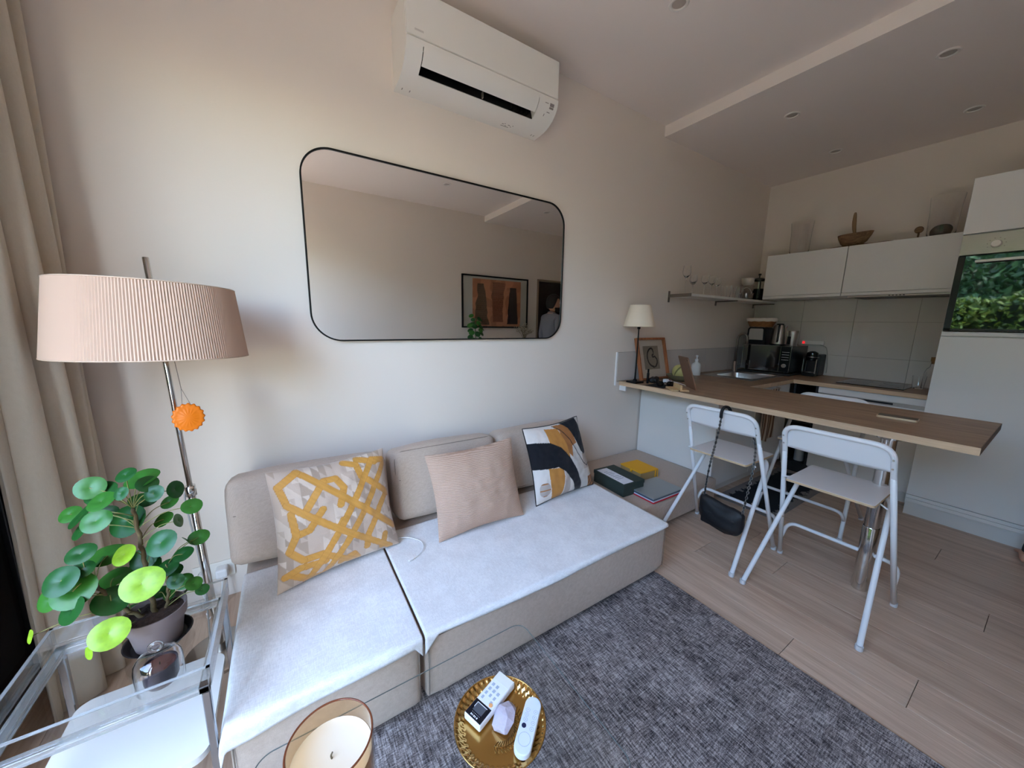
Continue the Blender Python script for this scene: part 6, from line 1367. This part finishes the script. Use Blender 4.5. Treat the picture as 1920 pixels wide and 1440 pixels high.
V = [(0, 0, 0.93), (0, 0, 1.06), (0.005, 0, 1.20), (0, 0, 1.345), (0.008, 0, 1.425), (0.018, 0, 1.475),
     (0, 0.085, 0.90), (0.035, 0.170, 0.50), (0.058, 0.252, 0.10), (0, -0.085, 0.90), (0.01, -0.095, 0.50), (-0.015, -0.10, 0.10),
     (-0.005, 0.155, 1.365), (-0.02, 0.215, 1.10), (0.05, 0.225, 0.885), (-0.005, -0.155, 1.365), (-0.02, -0.215, 1.10), (0.05, -0.225, 0.885),
     (0.058, 0.255, 0.05), (-0.015, -0.10, 0.05)]
Ed = [(0, 1), (1, 2), (2, 3), (3, 4), (4, 5), (0, 6), (6, 7), (7, 8), (0, 9), (9, 10), (10, 11), (3, 12), (12, 13), (13, 14), (3, 15), (15, 16), (16, 17), (8, 18), (11, 19)]
Rd = [(0.125, 0.150), (0.110, 0.140), (0.120, 0.155), (0.095, 0.120), (0.055, 0.058), (0.052, 0.052), (0.088, 0.09), (0.062, 0.062), (0.042, 0.042), (0.088, 0.09), (0.062, 0.062), (0.042, 0.042), (0.062, 0.062), (0.044, 0.044), (0.028, 0.030), (0.062, 0.062), (0.044, 0.044), (0.028, 0.030), (0.038, 0.038), (0.038, 0.038)]
body = skin_mesh([(v[0], v[1], v[2]) for v in V], Ed, Rd, 0)
bmb = bmesh.new(); bmb.from_mesh(body)
def add_skin(bm_, verts, edges, radii, root, M):
    m2 = skin_mesh(verts, edges, radii, root, 1); m2.transform(M); bm_.from_mesh(m2); bpy.data.meshes.remove(m2)
for s in (1, -1):
    # foot: heel, instep, ball and five toes
    fv = [(0, 0, 0.06), (-0.035, 0, 0.030), (0.06, 0, 0.045), (0.125, 0, 0.024)]; fe = [(0, 1), (0, 2), (2, 3)]; fr_ = [(0.040, 0.038), (0.032, 0.030), (0.036, 0.028), (0.042, 0.017)]
    for k, (dy, ln) in enumerate(((-0.030, 0.060), (-0.012, 0.056), (0.004, 0.050), (0.018, 0.043), (0.031, 0.034))):
        fv.append((0.125 + ln * 0.55, dy * s, 0.018)); fv.append((0.125 + ln, dy * s * 1.08, 0.011)); fe += [(3, 4 + 2 * k), (4 + 2 * k, 5 + 2 * k)]; rr = 0.013 if k == 0 else 0.0085; fr_ += [(rr, rr), (rr * 0.85, rr * 0.85)]
    add_skin(bmb, fv, fe, fr_, 0, Matrix.Translation((0.058 if s > 0 else -0.015, 0.255 if s > 0 else -0.10, 0.0015)) @ Matrix.Rotation(0.12 * s, 4, 'Z'))
    # hand: palm, four fingers, thumb
    hv = [(0, 0, 0.03), (0.004, 0, -0.035), (0.008, 0, -0.075)]; he = [(0, 1), (1, 2)]; hr = [(0.024, 0.030), (0.018, 0.036), (0.015, 0.036)]
    for k, (dx, ln) in enumerate(((0.027, 0.068), (0.010, 0.077), (-0.008, 0.072), (-0.025, 0.056))):
        i0 = len(hv); hv += [(0.008 + dx * 0.9, 0.0, -0.080), (0.010 + dx, -0.006 * s, -0.080 - ln * 0.5), (0.012 + dx, -0.020 * s, -0.080 - ln)]
        he += [(2, i0), (i0, i0 + 1), (i0 + 1, i0 + 2)]; hr += [(0.0095, 0.0095), (0.0085, 0.0085), (0.0072, 0.0072)]
    i0 = len(hv); hv += [(0.036, -0.010 * s, -0.028), (0.050, -0.020 * s, -0.062), (0.054, -0.026 * s, -0.085)]; he += [(1, i0), (i0, i0 + 1), (i0 + 1, i0 + 2)]; hr += [(0.013, 0.013), (0.0105, 0.0105), (0.0085, 0.0085)]
    add_skin(bmb, hv, he, hr, 0, Matrix.Translation((0.055, 0.226 * s, 0.862)) @ Matrix.Rotation(-0.22, 4, 'Y'))
# head with brow, nose, mouth, chin, ears
HC = Vector((0.035, 0, 1.575)); HT = Matrix.Rotation(0.5, 3, 'Z')   # head turned a little to the left
t = bmesh.new(); bmesh.ops.create_uvsphere(t, u_segments=40, v_segments=28, radius=1.0)
for v in t.verts:
    x, y, z = v.co
    w = 0.073 * (1 - 0.22 * max(0, -z) ** 1.5); dpt = 0.096; h_ = 0.115
    P = Vector((dpt * x, w * y, h_ * z))
    if x > 0:
        P.x += 0.004 * math.exp(-((z - 0.22) / 0.10) ** 2) * math.exp(-(y / 0.6) ** 2)                       # brow
        P.x += 0.026 * math.exp(-((z + 0.14) / 0.13) ** 2) * math.exp(-(y / 0.15) ** 2)                      # nose
        P.x += 0.012 * math.exp(-((z - 0.05) / 0.12) ** 2) * math.exp(-(y / 0.11) ** 2)
        P.x -= 0.009 * math.exp(-((z - 0.06) / 0.08) ** 2) * math.exp(-((abs(y) - 0.40) / 0.16) ** 2)        # eye sockets
        P.x += 0.006 * math.exp(-((z + 0.46) / 0.07) ** 2) * math.exp(-(y / 0.32) ** 2)                      # lips
        P.x += 0.012 * math.exp(-((z + 0.80) / 0.16) ** 2) * math.exp(-(y / 0.4) ** 2)                       # chin
    v.co = HC + HT @ P
bmesh.ops.recalc_face_normals(t, faces=t.faces); mh = bpy.data.meshes.new('h'); t.to_mesh(mh); t.free(); bmb.from_mesh(mh)
for s in (1, -1):
    t = bmesh.new(); bmesh.ops.create_uvsphere(t, u_segments=12, v_segments=8, radius=1.0)
    for v in t.verts: v.co = HC + HT @ Vector((-0.006 + 0.017 * v.co.x - 0.004 * v.co.z, s * (0.072 + 0.009 * v.co.y * s + 0.006 * max(0, -v.co.x)), -0.004 + 0.030 * v.co.z))
    m3 = bpy.data.meshes.new('e'); t.to_mesh(m3); t.free(); bmb.from_mesh(m3)
bm2 = bpy.data.meshes.new('person_body'); bmb.to_mesh(bm2); bmb.free()
for m in (SKIN, SHIRT, TROU): bm2.materials.append(m)
bm2.polygons.foreach_set('use_smooth', [True] * len(bm2.polygons))
for p in bm2.polygons:
    c = p.center
    if 0.93 < c.z < 1.432 and not (abs(c.y) > 0.17 and c.z < 0.95) and (c - Vector((0.02, 0, 1.46))).length > 0.055: p.material_index = 1
    elif 0.085 < c.z <= 0.93 and (abs(c.y) < 0.19 or (c.z < 0.6 and abs(c.y) < 0.33)): p.material_index = 2
    else: p.material_index = 0
bm2.transform(Matrix.Translation((PXC, PYC, 0)))
link('body', bm2, None, pe_)
def hairp(u, v):
    a = 2 * PI * u; c = math.cos(a); k_ = max(0.0, min(1.0, (c + 0.25) / 0.85)); k_ = k_ * k_ * (3 - 2 * k_)
    zmin = -0.62 + (0.52 + 0.62) * k_
    th = math.acos(zmin) * v; x, y, z = math.sin(th) * c, math.sin(th) * math.sin(a), math.cos(th)
    k = 1.08 + 0.03 * noise.noise(Vector((x * 7, y * 7, z * 7)))
    return HC + Vector((PXC, PYC, 0)) + HT @ Vector((0.096 * x * k - 0.004, 0.074 * y * k * (1 - 0.18 * max(0, -z) ** 1.5), 0.115 * z * k + 0.004))
o = B().grid(hairp, 48, 16, cu=True).build('hair', HAIR, pe_, smooth=180); m = o.modifiers.new('t', 'SOLIDIFY'); m.thickness = 0.008; m.offset = -1
b = B()
b.grid(lambda u, v: HC + Vector((PXC, PYC, 0)) + HT @ Vector((0.099 * math.cos(1.5 * (u * 2 - 1)) * (1 - 0.10 * v) + 0.008 * math.exp(-((v - 0.75) / 0.2) ** 2), 0.076 * math.sin(1.5 * (u * 2 - 1)) * (1 - 0.22 * v), -0.064 - 0.050 * v)), 20, 6); o = b.build('beard', HAIR, pe_, smooth=180); m = o.modifiers.new('t', 'SOLIDIFY'); m.thickness = 0.010; m.offset = 0
EYEW = mat('eye_white', srgb(232, 228, 222), 0.2); EYED = mat('eye_iris', srgb(40, 28, 22), 0.15)
for s in (1, -1):
    e = B().ball(HC + Vector((PXC, PYC, 0)) + HT @ Vector((0.083, s * 0.030, 0.006)), 0.0105, 14).build('eye', EYEW, pe_); B().ball(HC + Vector((PXC, PYC, 0)) + HT @ Vector((0.0895, s * 0.030, 0.006)), 0.0055, 10, (0.7, 1, 1)).build('iris', EYED, e)
b = B(); b.tube([Vector((PXC + 0.018, PYC, 1.432)) + Vector((0.062 * math.cos(a), 0.066 * math.sin(a), 0.018 * -math.cos(a))) for a in [2 * PI * k / 28 for k in range(28)]], 0.010, 8, closed=True); b.build('shirt_collar', SHIRT, pe_)

# ================================================================== GARDEN (seen in the oven glass and through the window)
GRASS = mat('lawn_grass', srgb(88, 112, 52), 0.95, var=0.35, vscale=6)
TERR = mat('terrace_stone', srgb(206, 176, 152), 0.85, var=0.1, vscale=4)
struct(B().box(-14, -3.3, -9, 6, -0.14, -0.06).build('lawn', GRASS, smooth=0), 'green lawn outside the window', 'lawn')
struct(B().box(-3.3, XL - 0.2, -9, 6, -0.14, -0.02).build('terrace', TERR, smooth=0), 'pale stone terrace outside the window', 'terrace')
def leafmat(name, a, c):
    m, N, L, p = newmat(name)
    g = N.new('ShaderNodeNewGeometry'); cr = N.new('ShaderNodeValToRGB'); cr.color_ramp.elements[0].color = a; cr.color_ramp.elements[1].color = c
    L.new(g.outputs['Random Per Island'], cr.inputs[0]); L.new(cr.outputs[0], p.inputs['Base Color']); p.inputs['Roughness'].default_value = 0.45
    return m
def foliage(name, n, region, size, m, seed):
    rnd = random.Random(seed); V = []; F = []
    for i in range(n):
        c = region(rnd); s = size * rnd.uniform(0.6, 1.3)
        e = Euler((rnd.uniform(-1.2, 1.2), rnd.uniform(-1.4, 0.6), rnd.uniform(0, 2 * PI))).to_matrix()
        k = len(V)
        for q in ((-s, 0, 0), (-0.25 * s, -0.5 * s, 0.08 * s), (s, 0, -0.1 * s), (-0.25 * s, 0.5 * s, 0.08 * s)): V.append(Vector(c) + e @ Vector(q))
        F += [(k, k + 1, k + 2), (k, k + 2, k + 3)]
    me = bpy.data.meshes.new(name); me.from_pydata(V, [], F); me.materials.append(m); return me
def low_region(r):
    y = r.uniform(-6, 3.5); h = 1.92 + 0.12 * math.sin(y * 3.1) + 0.08 * math.sin(y * 7)
    z = h * (1 - r.random() ** 1.4 * 0.98); return (-3.75 - 0.25 * r.random() + 0.12 * math.sin(y * 5 + z * 3) - (0.25 if z > h - 0.15 else 0) * r.random(), y, z)
LEAFB = leafmat('ivy_leaf', srgb(52, 80, 30), srgb(132, 158, 66)); LEAFD = leafmat('tree_leaf', srgb(34, 66, 34), srgb(86, 122, 72))
BARK = mat('bark', srgb(92, 76, 62), 0.9, var=0.2, vscale=20, stretch=(1, 1, 0.2))
h = thing('garden_hedge', 'bright green leafy hedge reflected in the oven glass', 'hedge', (-4.0, -1.5, -0.06))
B().box(-4.5, -3.95, -6, 3.5, -0.06, 1.75).build('hedge_core', mat('hedge_core', srgb(24, 38, 18), 1.0), h, smooth=0)
tag(link('hedge_leaves', foliage('hl', 17000, low_region, 0.055, LEAFB, 5), LEAFB, h), kind='stuff')
def tree(x, y, hgt, rad, seed, label):
    t = thing('garden_tree', label, 'tree', (x, y, -0.06), 'trees behind the hedge')
    rnd = random.Random(seed)
    b = B(); b.tube(bez([(x, y, -0.06), (x + 0.05, y + 0.05, 1.2), (x - 0.05, y + 0.1, 1.9), (x, y, hgt * 0.8)], 5), [0.13 - 0.1 * i / 15 for i in range(16)], 8)
    for k in range(7):
        a = rnd.uniform(0, 6.28); z = rnd.uniform(1.2, 2.6)
        b.tube(bez([(x, y, z), (x + 0.4 * math.cos(a), y + 0.4 * math.sin(a), z + 0.5), (x + 0.8 * math.cos(a), y + 0.8 * math.sin(a), z + 1.2)], 4), [0.05 - 0.045 * i / 8 for i in range(9)], 6)
    b.build('trunk', BARK, t)
    def reg(r):
        a = r.uniform(0, 6.28); q = rad * r.random() ** 0.45; e = r.uniform(-0.9, 1.0)
        return (x + q * math.cos(a), y + q * math.sin(a) * 1.2, hgt * 0.62 + e * hgt * 0.36 * (1 - 0.5 * (q / rad) ** 2))
    tag(link('crown', foliage('cr', 5200, reg, 0.085, LEAFD, seed), LEAFD, t), kind='stuff')
h2 = thing('laurel_hedge', 'tall dark green hedge at the far end of the garden', 'hedge', (-8.2, -1.5, -0.06))
B().box(-8.6, -8.0, -8, 5, -0.06, 3.4).build('hedge_core', mat('laurel_core', srgb(20, 32, 18), 1.0), h2, smooth=0)
tag(link('hedge_leaves', foliage('h2', 9000, lambda r: (-7.9 - 0.15 * r.random(), r.uniform(-7, 4.5), 3.6 * r.random() ** 0.8), 0.10, LEAFD, 9), LEAFD, h2), kind='stuff')
tree(-6.3, -3.6, 3.3, 1.1, 3, 'dark green tree behind the hedge, farthest from the sofa wall')
tree(-6.6, -0.7, 3.6, 1.2, 4, 'dark green tree behind the hedge, middle of the row')
tree(-6.2, 2.2, 3.3, 1.1, 6, 'dark green tree behind the hedge, nearest the sofa wall')

# ------------------------------------------------------------------ tidy origins of one-mesh things
for o in list(SC.objects):
    if o.type == 'MESH' and o.parent is None and not o.children and o.location.length < 1e-6 and o.data.users == 1:
        vs = [v.co for v in o.data.vertices]
        c = Vector(((min(v.x for v in vs) + max(v.x for v in vs)) / 2, (min(v.y for v in vs) + max(v.y for v in vs)) / 2, min(v.z for v in vs)))
        o.data.transform(Matrix.Translation(-c)); o.location = c
